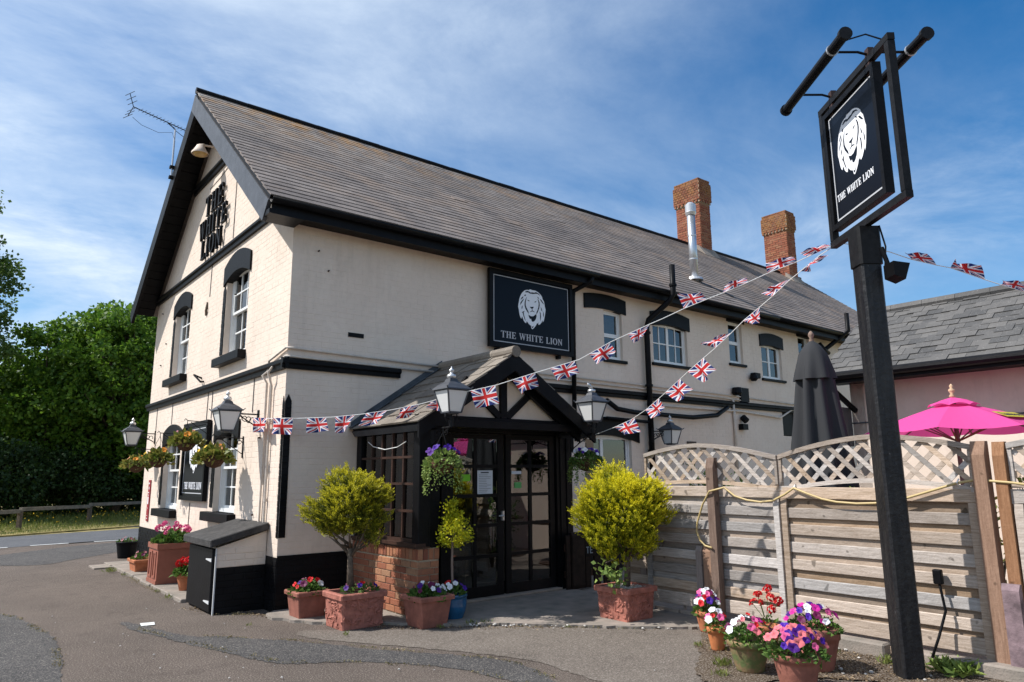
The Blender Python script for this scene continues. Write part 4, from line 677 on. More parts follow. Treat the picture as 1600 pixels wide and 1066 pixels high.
# ---------------- big letters on the gable
LT = dict(n0=.03, n1=.075, m=BLACK, parent=pub, name='gable_letter')
word('THE', GX, -3.58, 6.13, .36, .98, gap=.22, **LT); word('WHITE', GX, -3.6, 5.74, .34, 1.5, gap=.22, **LT); word('LION', GX, -3.6, 5.36, .34, 1.12, gap=.25, **LT)
MB().tube([(0, 3.55, 7.15), (-.12, 3.55, 7.27), (-.3, 3.55, 7.25)], .018, 8).build('lamp_arm', CREAM, pub)
MB().lathe([(.03, .16), (.06, .14), (.1, .06), (.14, .0), (.136, -.02)], (-.36, 3.55, 7.09), 18, cap=False).tube([(-.3, 3.55, 7.25), (-.36, 3.55, 7.23)], .03, 8).build('gable_lamp_shade', CREAM, pub, smooth=True)
MB().lathe([(.12, 0), (.08, -.04), (.03, -.05)], (-.36, 3.55, 7.085), 14).build('gable_lamp_glass', mat('amber_glass', (.5, .33, .12), .3), pub)
for i, (yy, zz) in enumerate(((2.2, 4.35), (6.4, 4.2), (6.9, 4.9), (6.7, 3.8), (.8, 2.1), (.9, 1.1))): MB().tube([(0, yy, zz), (-.03, yy, zz)], .012, 6).build('rusty_fixing', TIMBERD, pub)
for xx, zz in ((2.6, 4.9), (.35, 4.55), (.5, 4.3)): MB().tube([(xx, 0, zz), (xx, -.03, zz)], .012, 6).build('rusty_fixing', TIMBERD, pub)
# ================================================================ outbuilding
ob = thing('outbuilding', (8, -7, 0), 'low cream outbuilding with grey slate roof behind the garden fence', 'building')
OF = Fr((6.9, -3.8, 0), (0, -1, 0), (0, 0, 1)); OY = 3.62
MB().box(6.9, 7.1, -13, -3.8, 0, 3.0).build('wall', CREAM, ob); MB().prism(Fr((0, -3.8, 0), (-1, 0, 0), (0, 0, 1)), [(-6.9, 0), (-6.9, 2.95), (-8.0, 3.9), (-9.5, 2.9), (-9.5, 0)], -.2, 0).build('gable_wall', CREAM, ob)
K2 = .7; OR = Fr((6.48, -OY, 2.98), (0, -1, 0), (1, 0, K2)); L2 = 1.55 * math.hypot(1, K2); OB = Fr((9.58, -13, 2.98), (0, 1, 0), (-1, 0, K2))
r2 = MB().fbox(OR, 0, 9.4, 0, L2, -.08, -.012).build('roof', BLACK, ob); MB().fbox(OB, 0, 9.4, 0, L2, -.08, 0).build('roof_back', SLATE3, ob)
rects = []; k = 0; v = -.03
while v < L2 - .05:
    u = -(.1 if k % 2 else 0)
    while u < 9.4:
        a, b = max(u, -.02), min(u + .202, 9.4)
        if b - a > .04: rects.append((a, b, v, min(v + .2, L2), -.010, .008))
        u += .205
    v += .15; k += 1
lay('slate', OR, rects, SLATE3, r2, kind='box', tilt=-.045, jit=.008, roll=.012)
for i in range(21): MB().tube([(8.03, -OY + .02 - i * .45, 4.07), (8.03, -OY + .02 - i * .45 - .445, 4.07)], .08, 8).build('ridge_tile', SLATE3, r2)
MB().box(6.44, 6.47, -13, -OY, 2.82, 2.97).build('fascia', BLACK, ob); MB().box(6.47, 6.9, -13, -OY - .02, 2.84, 2.86).build('soffit', BLACK, ob); MB().tube([(6.40, -OY, 2.92), (6.40, -13, 2.92)], .06, 10).build('gutter', BLACK, ob)
MB().bar((6.9, -3.86, 2.45), (6.5, -3.7, 2.8), .05, .06).build('eaves_bracket', BLACK, ob)
MB().fbox(OF, 0, 9, 2.27, 2.29, 0, .02).build('cable', BLACKLIT, ob); MB().box(6.6, 6.9, -3.79, -3.7, 1.95, 2.5).build('notice_board', BLACKLIT, ob)
# ================================================================ signs
def lion(fr, uc, vc, h, parent, n=.004):
    P = lambda L: [(uc + a * h, vc + b * h) for a, b in L]
    l = MB().prism(fr, P(LION_O), n, n + .003).build('lion_emblem', PRINTW, parent); mb = MB()
    for q in LION_I: mb.prism(fr, P(q), n + .003, n + .0045)
    mb.build('emblem_detail', SIGNBK, l)
def board(name, fr, u0, u1, v0, v1, label, cat, thick=.05, fw=.07, inset=.09, fm=BLACK, back=0):
    t = thing(name, fr.p((u0 + u1) / 2, v0, 0), label, cat)
    MB().fbox(fr, u0 + fw * .6, u1 - fw * .6, v0 + fw * .6, v1 - fw * .6, back, back + thick - .012).build('panel', SIGNBK, t)
    z = back + thick
    MB().fbox(fr, u0, u1, v0, v0 + fw, back, z + .015).fbox(fr, u0, u1, v1 - fw, v1, back, z + .015).fbox(fr, u0, u0 + fw, v0 + fw, v1 - fw, back, z + .015).fbox(fr, u1 - fw, u1, v0 + fw, v1 - fw, back, z + .015).build('frame', fm, t)
    a, b, c, d, w, zz = u0 + inset, u1 - inset, v0 + inset, v1 - inset, .014, back + thick - .012
    MB().fbox(fr, a, b, c, c + w, zz, zz + .003).fbox(fr, a, b, d - w, d, zz, zz + .003).fbox(fr, a, a + w, c + w, d - w, zz, zz + .003).fbox(fr, b - w, b, c + w, d - w, zz, zz + .003).build('border_line', mat('grey_line_print', (.45, .46, .48)), t)
    return t, zz
t, zz = board('wall_sign', SX, 3.13, 4.92, 3.55, 4.81, 'wide black lion sign mounted high on the shaded long wall', 'sign', back=.06)
lion(SX, 4.016, 4.252, .666, t, zz); word('THE WHITE LION', SX, 4.02, 3.715, .107, 1.31, zz, zz + .004, mat('pale_lettering', (.5, .5, .52)), t)
for x in (3.3, 4.6): MB().box(x, x + .05, -.09, -.005, 3.49, 3.55).build('bracket', BLACK, t)
t, zz = board('gable_sign', GX, -4.35, -2.98, 1.22, 2.48, 'black lion sign on the sunlit gable wall between the ground floor windows', 'sign', back=.012, inset=.11)
lion(GX, -3.66, 1.98, .66, t, zz); word('THE WHITE LION', GX, -3.66, 1.4, .11, 1.0, zz, zz + .004, PRINTW, t)
t = thing('enamel_sign', (-.02, 6.76, .78), 'narrow upright red enamel sign with white marks on the gable wall', 'sign'); MB().fbox(GX, -6.84, -6.68, .76, 1.54, .004, .02).build('plate', REDS, t)
mb = MB()
for i, (v, h) in enumerate(((.8, .02), (.86, .008), (1.0, .012), (1.08, .14), (1.24, .02), (1.29, .02), (1.36, .05), (1.46, .03))): mb.fbox(GX, -6.78 - (.03 if i % 2 else 0), -6.74, v, v + h, .02, .022)
mb.build('white_marks', PRINTW, t)
# post-mounted hanging sign
dS = Vector((.6202, .7844, 0)); PC = Vector((2.78, -6.05, 0)) + dS * .08
HF = Fr(PC, -dS, (0, 0, 1))    # faces the viewer's left; u runs towards the camera
t = thing('pub_sign_post', PC, 'tall square black post carrying the hanging lion sign beside the fence', 'sign post')
HFr = lambda: HF
f2 = Fr(PC, dS, (0, 0, 1))
po = MB(); hw = .09
cs = [(-hw, -hw), (hw, -hw), (hw, hw), (-hw, hw)]; ch = .018
oct_ = [(-hw + ch, -hw), (hw - ch, -hw), (hw, -hw + ch), (hw, hw - ch), (hw - ch, hw), (-hw + ch, hw), (-hw, hw - ch), (-hw, -hw + ch)]
nS = Vector((-.7844, .6202, 0)); B_ = Fr(PC, dS, nS)
po.prism(B_, oct_, 0, 3.7).build('post', POSTM, t)
MB().prism(B_, [(a * 1.13, b * 1.13) for a, b in oct_], 3.36, 3.7).build('steel_sleeve', IRON, t)
def beam(a, b, w=.06, name='frame_beam'): return MB().bar(a, b, w, w, nS).build(name, IRON, t)
def at(s, z, o=0): return PC + dS * s + nS * o + Vector((0, 0, z))
beam(at(-.74, 3.735), at(.56, 3.735)); beam(at(-.74, 5.1), at(.56, 5.1)); beam(at(-.705, 3.77), at(-.705, 5.065)); beam(at(.525, 3.77), at(.525, 5.065))
for s in (-.4, .3):
    MB().tube([at(s, 5.14), at(s, 5.17, .1), at(s, 5.17, .34)], .012, 6).build('lamp_bracket', IRON, t); MB().tube([at(s, 5.14), at(s, 5.17, -.1), at(s, 5.17, -.34)], .012, 6).build('lamp_bracket', IRON, t)
    MB().bar(at(s, 4.95), at(s, 5.2), .06, .05, nS).build('hinge', TIMBERD, t)
for o, lab in ((.34, ''), (-.34, '')):
    tb = MB().tube([at(-.66, 5.16, o), at(.56, 5.16, o)], .045, 14).build('strip_lamp', BLACK, t, smooth=False)
    MB().tube([at(-.69, 5.16, o), at(-.655, 5.16, o)], .057, 14).build('end_cap', IRON, tb); MB().tube([at(.555, 5.16, o), at(.59, 5.16, o)], .057, 14).build('end_cap', IRON, tb); MB().tube([at(-.45, 5.16, o), at(-.435, 5.16, o)], .053, 14).build('seam', SILVER, tb)
MB().tube([at(-.5, 5.2, .3), at(-.55, 5.24, .1), at(-.6, 5.16, 0)], .007, 5).build('cable', BLACK, t); MB().tube([at(-.1, 3.7, -.09), at(-.13, 3.5, -.11), at(-.1, 3.3, -.1)], .008, 5).build('cable', BLACK, t)
fl_ = MB().prism(Fr(at(-.09, 3.14, -.1), (-dS), (0, 0, 1)), [(-.08, 0), (.08, 0), (.09, .13), (-.09, .13)], .0, .0) if 0 else None
MB().prism(Fr(at(-.16, 3.22, -.1), nS * -1, (0, 0, 1)), [(0, 0), (.09, -.04), (.14, .1), (.0, .12)], -.08, .08).build('floodlight', BLACK, t); MB().tube([at(-.1, 3.5, -.09), at(-.12, 3.34, -.12)], .02, 8).build('floodlight_bracket', BLACK, t)
SF = Fr(PC, -dS, (0, 0, 1)); 
assert SF.N.dot(nS) > .9 or True
fr = SF if SF.N.dot(nS) > 0 else f2
sg = 1 if fr is f2 else -1
t, zz = board('hanging_sign', fr, -.46 if sg > 0 else -.46, .50, 3.84, 5.02, 'tall black white-lion sign hanging in a timber frame on the post', 'sign', thick=.06, fw=.05, inset=.075, back=-.03)
lion(fr, .0, 4.52, .60, t, zz); word('THE WHITE LION', fr, -.02, 4.09, .065, .66, zz, zz + .004, PRINTW, t)
# ================================================================ lanterns
def lantern_parts(t, z=0, broken=False):
    fr0 = MB()
    for a, b in ((-1, -1), (1, -1), (1, 1), (-1, 1)): fr0.bar((a * .082, b * .082, z), (a * .14, b * .14, z + .25), .014, .014, (1, 0, .3))
    for s, w in ((0, .086), (.25, .145)):
        for (x0, x1, y0, y1) in ((-w, w, -w, -w + .012), (-w, w, w - .012, w), (-w, -w + .012, -w + .012, w - .012), (w - .012, w, -w + .012, w - .012)): fr0.box(x0, x1, y0, y1, z + s - .007, z + s + .007)
    fr0.box(-.06, .06, -.06, .06, z - .02, z - .008).build('lantern_frame', BLACKLIT, t)
    for k in range(4):
        R = Matrix.Rotation(k * math.pi / 2, 3, 'Z'); MB().add([R @ Vector(q) for q in ((-.075, -.079, z + .01), (.075, -.079, z + .01), (.131, -.137, z + .24), (-.131, -.137, z + .24))], [(0, 1, 2, 3)]).build('lantern_pane', FROST, t, fix=False)
    rf_ = MB()
    prof = [(.165, .255), (.16, .268), (.11, .315), (.06, .35), (.045, .385), (.03, .39)]; vs = []; fs = []
    for r, h in prof: vs += [(-r, -r, z + h), (r, -r, z + h), (r, r, z + h), (-r, r, z + h)]
    for i in range(len(prof) - 1): fs += [(4 * i + j, 4 * i + (j + 1) % 4, 4 * i + 4 + (j + 1) % 4, 4 * i + 4 + j) for j in range(4)]
    fs += [(3, 2, 1, 0), tuple(4 * (len(prof) - 1) + j for j in range(4))]
    rf_.add(vs, fs)
    for a, b in ((-1, -1), (1, -1), (1, 1), (-1, 1)): rf_.tube([(a * .155, b * .155, z + .262), (a * .178, b * .178, z + .285)], .007, 5)
    rf_.build('lantern_roof', BLACKLIT, t)
    fin = MB().lathe([(.04, .385), (.055, .41), (.05, .43), (.02, .445), (.016, .46), (.03, .475), (.028, .49), (.01, .505), (.004, .53)], (0, 0, z), 14)
    if broken: fin = MB().lathe([(.04, .385), (.055, .41), (.05, .43), (.02, .44)], (0, 0, z), 14).tube([(.01, 0, z + .44), (-.035, 0, z + .475), (-.06, 0, z + .5), (-.075, 0, z + .515)], [.018, .028, .02, .006], 10)
    fin.build('finial', SILVER, t, smooth=True)
def scroll(mb, c, r, a0, a1, d, e, k=14, rt=.006):
    c, d, e = Vector(c), Vector(d), Vector(e); mb.tube([c + (d * math.cos(a0 + (a1 - a0) * i / k) + e * math.sin(a0 + (a1 - a0) * i / k)) * r * (1 - .55 * i / k) for i in range(k + 1)], rt, 5)
def side_lantern(loc, out, L, label):
    """out: unit vector from the wall; loc: bottom centre of the glass body"""
    t = thing('wall_lantern', loc, label, 'lantern', 'old fashioned wall lanterns'); o = Vector(out); m = MB(); t_loc = Vector(loc)
    z = .225; m.tube([-o * .14 + Vector((0, 0, z)), -o * (L - .01) + Vector((0, 0, z))], .010, 6)
    for i in range(4): scroll(m, -o * (.18 + (L - .22) * i / 3.6) + Vector((0, 0, z - .045 - .012 * i)), .035 + .006 * i, 1.2, 7.2, -o, (0, 0, -1))
    m.tube([-o * .16 + Vector((0, 0, z - .02)), -o * (.16 + (L - .16) * .5) + Vector((0, 0, z - .1)), -o * (L - .01) + Vector((0, 0, z - .17))], .008, 6)
    side = o.cross(Vector((0, 0, 1))); m.bar(-o * (L - .008) + Vector((0, 0, z + .06)), -o * (L - .008) + Vector((0, 0, z - .2)), .05, .016, o)
    m.v = [tuple(Vector(v) + t_loc) for v in m.v]; m.build('bracket', IRON, t)
    tmp = len(COL.objects); q = bpy.data.objects[-1:] 
    build_at(t, lambda: lantern_parts(t)); return t
def build_at(t, fn):
    w = W[t.name].copy(); W[t.name] = Vector((0, 0, 0)); n0 = {o.name for o in t.children}; fn(); W[t.name] = w
def post_lantern(loc, out, L, label, broken=False):
    t = thing('wall_lantern', loc, label, 'lantern', 'old fashioned wall lanterns')
    build_at(t, lambda: lantern_parts(t, 0, broken)); o = Vector(out); c = Vector(loc); m = MB()
    m.tube([c + Vector((0, 0, -.02)), c + Vector((0, 0, -.05)), c + Vector((0, 0, -.051)), c + Vector((0, 0, -.16))], [.012, .012, .03, .026], 10)
    for s in (-1, 1):
        d = Vector((s * .7, s * .0, 0)) if abs(o.x) < .5 else Vector((0, s * .7, 0)); m.tube([c + Vector((0, 0, -.09)), c + d * .09 + Vector((0, 0, -.1)), c + d * .12 + Vector((0, 0, -.05)), c + d * .1 + Vector((0, 0, -.01))], .008, 6)
    m.tube([c + Vector((0, 0, -.165)), c - o * L + Vector((0, 0, -.165))], .012, 6)
    for i in range(3): scroll(m, c - o * (.1 + (L - .14) * i / 3) + Vector((0, 0, -.21 - .01 * i)), .035 + .008 * i, 1.2, 7.2, -o, (0, 0, -1))
    m.tube([c - o * .05 + Vector((0, 0, -.18)), c - o * L * .6 + Vector((0, 0, -.27)), c - o * L + Vector((0, 0, -.36))], .008, 6); m.bar(c - o * L + Vector((0, 0, -.1)), c - o * L + Vector((0, 0, -.4)), .05, .014, o)
    m.build('bracket', IRON, t); return t
side_lantern((-.42, .91, 2.19), (-1, 0, 0), .42, 'black lantern on the sunlit gable wall, the one closest to the painted corner')
side_lantern((-.42, 6.7, 2.21), (-1, 0, 0), .42, 'black lantern on the sunlit gable wall at its far corner by the trees')
post_lantern((1.16, -2.0, 2.29), (0, -1, 0), .40, 'black lantern with upright silver finial on the left of the porch')
post_lantern((3.58, -1.84, 2.3), (-.35, -.94, 0), .72, 'black lantern with a crooked finial on the right of the porch', True)
side_lantern((7.1, -.35, 2.12), (.94, -.34, 0), .38, 'small black lantern beside the downpipe on the shaded long wall')
# ================================================================ plants
def petunia():
    out = {}
    vs = [(0, 0, -.014)]
    for i in range(15): a = 2 * math.pi * i / 15; r = .4 + .06 * math.cos(5 * a); vs.append((r * .5 * math.cos(a), r * .5 * math.sin(a), .0))
    for i in range(15): a = 2 * math.pi * i / 15; r = 1 + .1 * math.cos(5 * a); vs.append((r * math.cos(a), r * math.sin(a), .12 * math.sin(5 * a) + .1 * (r - .9)))
    fs = [(0, 1 + i, 1 + (i + 1) % 15) for i in range(15)] + [(1 + i, 16 + i, 16 + (i + 1) % 15, 1 + (i + 1) % 15) for i in range(15)]; vs[0] = (0, 0, -.35)
    for k, m in PET.items():
        me = bpy.data.meshes.new(k + '_blossom'); me.from_pydata(vs, [], fs); me.materials.append(m); me.shade_smooth(); out[k] = me
    return out
BLOS = petunia()
def umbel_mesh(m, seed):
    r = random.Random(seed); v = []; f = []
    for i in range(26):
        th = r.uniform(0, 6.28); ph = math.acos(r.uniform(-.35, 1)); c = Vector((math.sin(ph) * math.cos(th), math.sin(ph) * math.sin(th), math.cos(ph) * .8)) * r.uniform(.75, 1)
        n = c.normalized(); a = n.orthogonal().normalized(); b = n.cross(a); k = len(v); s = .36; v.append(tuple(c - n * .1))
        for j in range(10): t = 6.283 * j / 10; rr = s * (1 if j % 2 else .55); v.append(tuple(c + (a * math.cos(t) + b * math.sin(t)) * rr + n * .06 * (j % 2)))
        f += [(k, k + 1 + j, k + 1 + (j + 1) % 10) for j in range(10)]
    me = bpy.data.meshes.new('umbel'); me.from_pydata(v, [], f); me.materials.append(m); return me
UMB = {k: umbel_mesh(PET[k], 3) for k in ('red', 'pink', 'fade')}
def flower(parent, p, col, size=.036, d=None, umb=False):
    o = bpy.data.objects.new('flower', (UMB if umb else BLOS)[col]); link(o, parent, p)
    if d is None: d = Vector((random.gauss(-.35, .5), random.gauss(-.45, .5), random.uniform(.2, 1)))
    o.rotation_euler = (Vector(d).to_track_quat('Z', 'Y').to_matrix() @ Matrix.Rotation(random.uniform(0, 6), 3, 'Z')).to_euler(); s = size * random.uniform(.62, 1.18); o.scale = (s, s * random.uniform(.75, 1), s * random.uniform(.7, 1.6)); return o
def mound(name, parent, c, rx, ry, h, n, size, m, droop=0, wr=.55):
    th = np.random.rand(n) * 2 * np.pi; r = np.sqrt(np.random.rand(n)); z = (1 - r ** 2) * h * np.random.rand(n) ** .4 - droop * r ** 3 * np.random.rand(n)
    P = np.stack([c[0] + rx * r * np.cos(th), c[1] + ry * r * np.sin(th), c[2] + z], 1); D = np.stack([np.cos(th) * r, np.sin(th) * r, np.full(n, .45)], 1) + np.random.normal(size=(n, 3)) * .5
    return leaves(name, P, D, size * (.6 + .8 * np.random.rand(n)), m, parent, wr=wr)
def flowers(parent, c, rx, ry, h, cols, size=.036, umb=False, lean=(-.3, -.4)):
    for i, col in enumerate(cols):
        a = 2.399 * i + random.uniform(-.4, .4); r = math.sqrt((i + .6) / len(cols)); x, y = r * math.cos(a), r * math.sin(a); z = h * (1.05 - .75 * r * r) + random.uniform(0, .025)
        p = Vector((c[0] + rx * x, c[1] + ry * y, c[2] + z + .015)); d = Vector((x + lean[0], y + lean[1], .75)); flower(parent, p, col, size, d, umb)
        if umb: MB().tube([(c[0] + rx * x * .3, c[1] + ry * y * .3, c[2]), tuple(p - Vector((0, 0, size * .4)))], .003, 5).build('stem', LPLANT, parent)
def round_pot(t, c, rt, rb, h, m, rim=.03, rh=.05, n=28, glaze=False, belly=0):
    prof = [(rb * .96, 0), (rb, .01)]
    for i in range(1, 8): q = i / 8; prof.append((rb + (rt - rb) * q + belly * math.sin(q * math.pi), .01 + (h - rh - .01) * q))
    prof += [(rt, h - rh), (rt + rim * .6, h - rh + .003), (rt + rim * .7, h - .008), (rt + rim * .45, h), (rt - .012, h), (rt - .02, h - .03)]
    MB().lathe(prof, c, n).build('pot', m, t, smooth=False).data.shade_smooth(); MB().lathe([(rt - .02, h - .032), (rt * .4, h - .015)], c, 18).build('soil', SOIL, t)
def square_pot(t, c, w, d, h, m, taper=.8, rim=.02, rh=.05, rot=0, soil=SOIL, relief=None):
    cx, cy, cz = c; ca, sa = math.cos(rot), math.sin(rot)
    def P(x, y, z): return (cx + x * ca - y * sa, cy + x * sa + y * ca, cz + z)
    prof = [(taper, 0, 0), (1 - (1 - taper) * rh / h, 0, h - rh), (1, rim, h - rh + .004), (1, rim * 1.1, h - .01), (1, rim * .7, h), (1, -.025, h), (1, -.03, h - .035)]; mb = MB(); k = 0; vs = []; fs = []
    for s, e, z in prof:
        a, b = w / 2 * s + e, d / 2 * s + e; r = .012
        vs += [P(-a + r, -b, z), P(a - r, -b, z), P(a, -b + r, z), P(a, b - r, z), P(a - r, b, z), P(-a + r, b, z), P(-a, b - r, z), P(-a, -b + r, z)]
    for i in range(len(prof) - 1): fs += [(8 * i + j, 8 * i + (j + 1) % 8, 8 * i + 8 + (j + 1) % 8, 8 * i + 8 + j) for j in range(8)]
    fs += [tuple(range(7, -1, -1))]; mb.add(vs, fs).build('pot', m, t)
    a, b = w / 2 - .028, d / 2 - .028; MB().add([P(-a, -b, h - .034), P(a, -b, h - .034), P(a, b, h - .034), P(-a, b, h - .034), P(0, 0, h - .012)], [(0, 1, 4), (1, 2, 4), (2, 3, 4), (3, 0, 4)]).build('soil', soil, t)
    if relief:
        mb = MB(); r = random.Random(relief)
        for face in range(4):
            L = (w if face % 2 == 0 else d)
            for i in range(int(34 * L / .45)):
                u, v = r.uniform(-.42, .42) * L, r.uniform(.1, .82) * h; pts = []; a0 = r.uniform(0, 6.28); cur = r.uniform(-2, 2)
                for q in range(5):
                    s = taper + (1 - taper) * v / h; uu = max(-L * .46 * s, min(L * .46 * s, u * s)); 
                    if face == 0: pts.append(P(uu, -d / 2 * s, v))
                    elif face == 1: pts.append(P(-w / 2 * s, uu, v))
                    elif face == 2: pts.append(P(w / 2 * s, uu, v))
                    else: pts.append(P(uu, d / 2 * s, v))
                    u += .028 * math.cos(a0); v = min(.85 * h, max(.06 * h, v + .028 * math.sin(a0))); a0 += cur * .6
                mb.tube(pts, [.007, .012, .013, .011, .005], 5)
        mb.build('moulded_relief', m, t)
# trailing shoots
def trails(t, c, r, n, L, m, nl=26, size=.03):
    P = []; D = []
    for i in range(n):
        a = random.uniform(0, 6.28); x, y, z = c[0] + r * math.cos(a), c[1] + r * math.sin(a), c[2]; l = L * random.uniform(.4, 1)
        for j in range(nl): q = j / nl; P.append((x + .05 * math.cos(a) * math.sin(q * 2) + random.gauss(0, .012), y + .05 * math.sin(a) * math.sin(q * 2) + random.gauss(0, .012), z - l * q)); D.append((random.gauss(math.cos(a) * .5, .6), random.gauss(math.sin(a) * .5, .6), random.gauss(-.2, .5)))
    return leaves('trailing_foliage', P, D, size, m, t, wr=.7)
# ---- beds and pots left of the cabinet
t = thing('flower_pot', (-.12, 7.75, .0), 'small black plastic pot with faded flowers by the far corner of the gable', 'flower pot'); round_pot(t, (-.12, 7.75, 0), .2, .16, .32, BLACK, .012, .04); mound('foliage', t, (-.12, 7.75, .31), .18, .18, .06, 90, .05, LPLANT); flowers(t, (-.12, 7.75, .31), .15, .15, .06, ['fade'] * 6, .03)
t = thing('flower_trough', (-.42, 5.0, .05), 'small terracotta trough with dusty pink flowers at the gable foot', 'flower pot'); square_pot(t, (-.42, 5.0, .05), .3, .5, .19, TERRA, .85); mound('foliage', t, (-.42, 5.0, .23), .14, .22, .09, 140, .05, LPLANT); flowers(t, (-.42, 5.0, .24), .13, .22, .09, ['fade', 'fade', 'plum', 'fade', 'fade'], .03)
t = thing('tall_planter', (-.33, 3.35, .045), 'tall red-brown panelled planter with pink geraniums against the gable', 'planter')
tp = MB().box(-.62, -.06, 3.05, 3.62, .045, .60).build('planter_box', TUB, t); 
TF = Fr((-.62, 3.62, .045), (0, -1, 0), (0, 0, 1)); MB().fbox(TF, -.015, .585, .50, .575, 0, .018).build('rim', TUB, tp); MB().fbox(TF, .0, .57, 0, .05, 0, .01).build('skirting', TUB, tp)
for u in (.08, .32): MB().fbox(TF, u, u + .17, .08, .11, 0, .012).fbox(TF, u, u + .17, .43, .46, 0, .012).fbox(TF, u, u + .03, .11, .43, 0, .012).fbox(TF, u + .14, u + .17, .11, .43, 0, .012).build('raised_panel', TUB, tp)
MB().box(-.64, -.04, 3.03, 3.05, .54, .62).build('rim', TUB, tp); MB().box(-.6, -.08, 3.07, 3.6, .6, .612).build('soil', SOIL, t)
mound('foliage', t, (-.35, 3.35, .61), .26, .28, .16, 420, .075, LPLANT, wr=.9); flowers(t, (-.38, 3.35, .66), .26, .27, .2, ['pink'] * 9, .062, True)
t = thing('flower_pot', (-.42, 2.25, .045), 'terracotta pot of bright red geraniums beside the tall planter', 'flower pot'); round_pot(t, (-.42, 2.25, .045), .115, .08, .22, TERRA, .018, .05); mound('foliage', t, (-.42, 2.25, .25), .15, .15, .13, 200, .065, LPLANT, wr=.9); flowers(t, (-.42, 2.25, .31), .1, .1, .13, ['red'] * 6, .055, True)
t = thing('flower_pot', (-.3, 1.75, .045), 'little terracotta pot with purple flowers half hidden by the black cabinet', 'flower pot'); round_pot(t, (-.3, 1.75, .045), .1, .07, .19, TERRA, .015, .04); mound('foliage', t, (-.3, 1.75, .22), .12, .12, .1, 120, .05, LPLANT); flowers(t, (-.3, 1.75, .25), .11, .11, .12, ['magenta', 'violet', 'purple', 'magenta', 'violet', 'purple'], .038)
# ---- meter cabinet
t = thing('meter_cabinet', (-.32, .85, 0), 'black cabinet with sloping slab lid and strap hinges at the wall corner', 'cabinet')
MB().box(-.60, -.012, .34, 1.36, .0, .53).build('black_base', BLACK, t); MB().prism(Fr((0, 1.36, 0), (-1, 0, 0), (0, 0, 1)), [(.012, .6), (.60, .6), (.60, .76), (.012, .93)], 0, 1.02) if 0 else MB().prism(Fr((0, .34, 0), (1, 0, 0), (0, 0, 1)), [(-.60, .53), (-.012, .53), (-.012, .93), (-.60, .76)], -1.02, 0).build('cream_upper', CREAM, t)
lf = Fr((0, .34, 0), (1, 0, 0), (0, 0, 1)); lay('brick', lf, bond(-.60, -.012, .0, .52, lambda a, b: [(-.598, -.014)], nt=.006), BLACK, t, jit=.002); lay('brick', lf, bond(-.60, -.012, .535, .75, lambda a, b: [(-.598, -.014)], nt=.006), CREAM, t, jit=.002)
MB().box(-.645, -.601, .36, 1.34, .03, .75).build('door', BLACK, t, bevel=.008)
hg = mat('grey_white_hinge_paint', (.55, .55, .55))
for z in (.14, .62): MB().prism(Fr((-.646, .37, z), (0, 1, 0), (0, 0, 1)), [(0, -.02), (0, .02), (.2, .008), (.22, 0), (.2, -.008)], -.0, -.006).build('strap_hinge', hg, t)
MB().box(-.615, -.600, .325, .345, .0, .76).build('painted_edge', hg, t)
MB().prism(Fr((0, .27, 0), (1, 0, 0), (0, 0, 1)), [(-.70, .77), (-.013, .945), (-.013, 1.035), (-.70, .86)], -1.18, 0).build('lid', mat('weathered_lid', (.04, .037, .035), .8, var=.5, vscale=9, bump=.8, bscale=25), t, bevel=.01)
# ---- pots in front of the window
def petpot(c, w, h, cols, label, taper=.8, m=TUB, rot=0):
    t = thing('flower_planter', c, label, 'planter', 'square planters by the porch'); square_pot(t, c, w, w, h, m, taper, rot=rot); mound('foliage', t, (c[0], c[1], c[2] + h - .02), w * .5, w * .5, .1, 420, .055, LPLANT, .05); flowers(t, (c[0], c[1], c[2] + h - .01), w * .48, w * .48, .1, cols, .038); return t
petpot((.17, -.55, .004), .36, .31, ['red', 'plum', 'red', 'white', 'purple', 'red', 'white', 'plum', 'coral', 'red', 'white', 'magenta', 'red'], 'square plain terracotta planter with red, purple and white petunias, beside the black plinth', m=TERRAD)
petpot((1.0, -1.80, .004), .40, .32, ['white', 'white', 'plum', 'white', 'purple', 'white', 'plum', 'white', 'white', 'plum', 'purple', 'white', 'plum', 'white'], 'square plain planter with white and dark purple petunias below the porch brickwork', m=TERRAD)
# ---- conifers
def crown_conifer(t, c, rx, ry, rz, n, m, seed, zb=0, spray=.085, flat=.75, lump=2.2):
    rs = np.random.RandomState(seed); P = []; D = []; S = []; T = []
    lob = [(rs.normal(size=3), rs.uniform(.66, 1.16)) for _ in range(34)]
    for i in range(n):
        d = rs.normal(size=3); d /= np.linalg.norm(d)
        if d[2] < -flat: continue
        k = 1.0; best = -2
        for l, a in lob:
            q = np.dot(l / np.linalg.norm(l), d)
            if q > best: best = q; k = a * (1 - (1 - q) * lump)
        r = k * rs.uniform(.5, 1.03) ** .6; p = np.array([c[0] + rx * d[0] * r, c[1] + ry * d[1] * r, c[2] + rz * d[2] * r])
        up = np.array([d[0] * .8, d[1] * .8, .85]) + rs.normal(size=3) * .4; up /= np.linalg.norm(up); L = spray * rs.uniform(.6, 1.6); tt = max(0, (r / k - .72) / .28) * (.5 + .5 * max(0, d[2] + .35))
        m_ = 13
        for j in range(m_):
            q = j / m_; a = 2.4 * j; rad = .022 * (1 - q * .6); w = np.array([math.cos(a), math.sin(a), 0]); P.append(p + up * L * q + w * .004); D.append(up * .9 + w * (.75 - .4 * q) + rs.normal(size=3) * .15); S.append(.034 * (1 - q * .35)); T.append(min(1, tt * (.5 + 1.3 * q) * rs.uniform(.6, 1.4)))
    o = leaves('crown', P, D, S, m, t, wr=.42, tip=T); return o
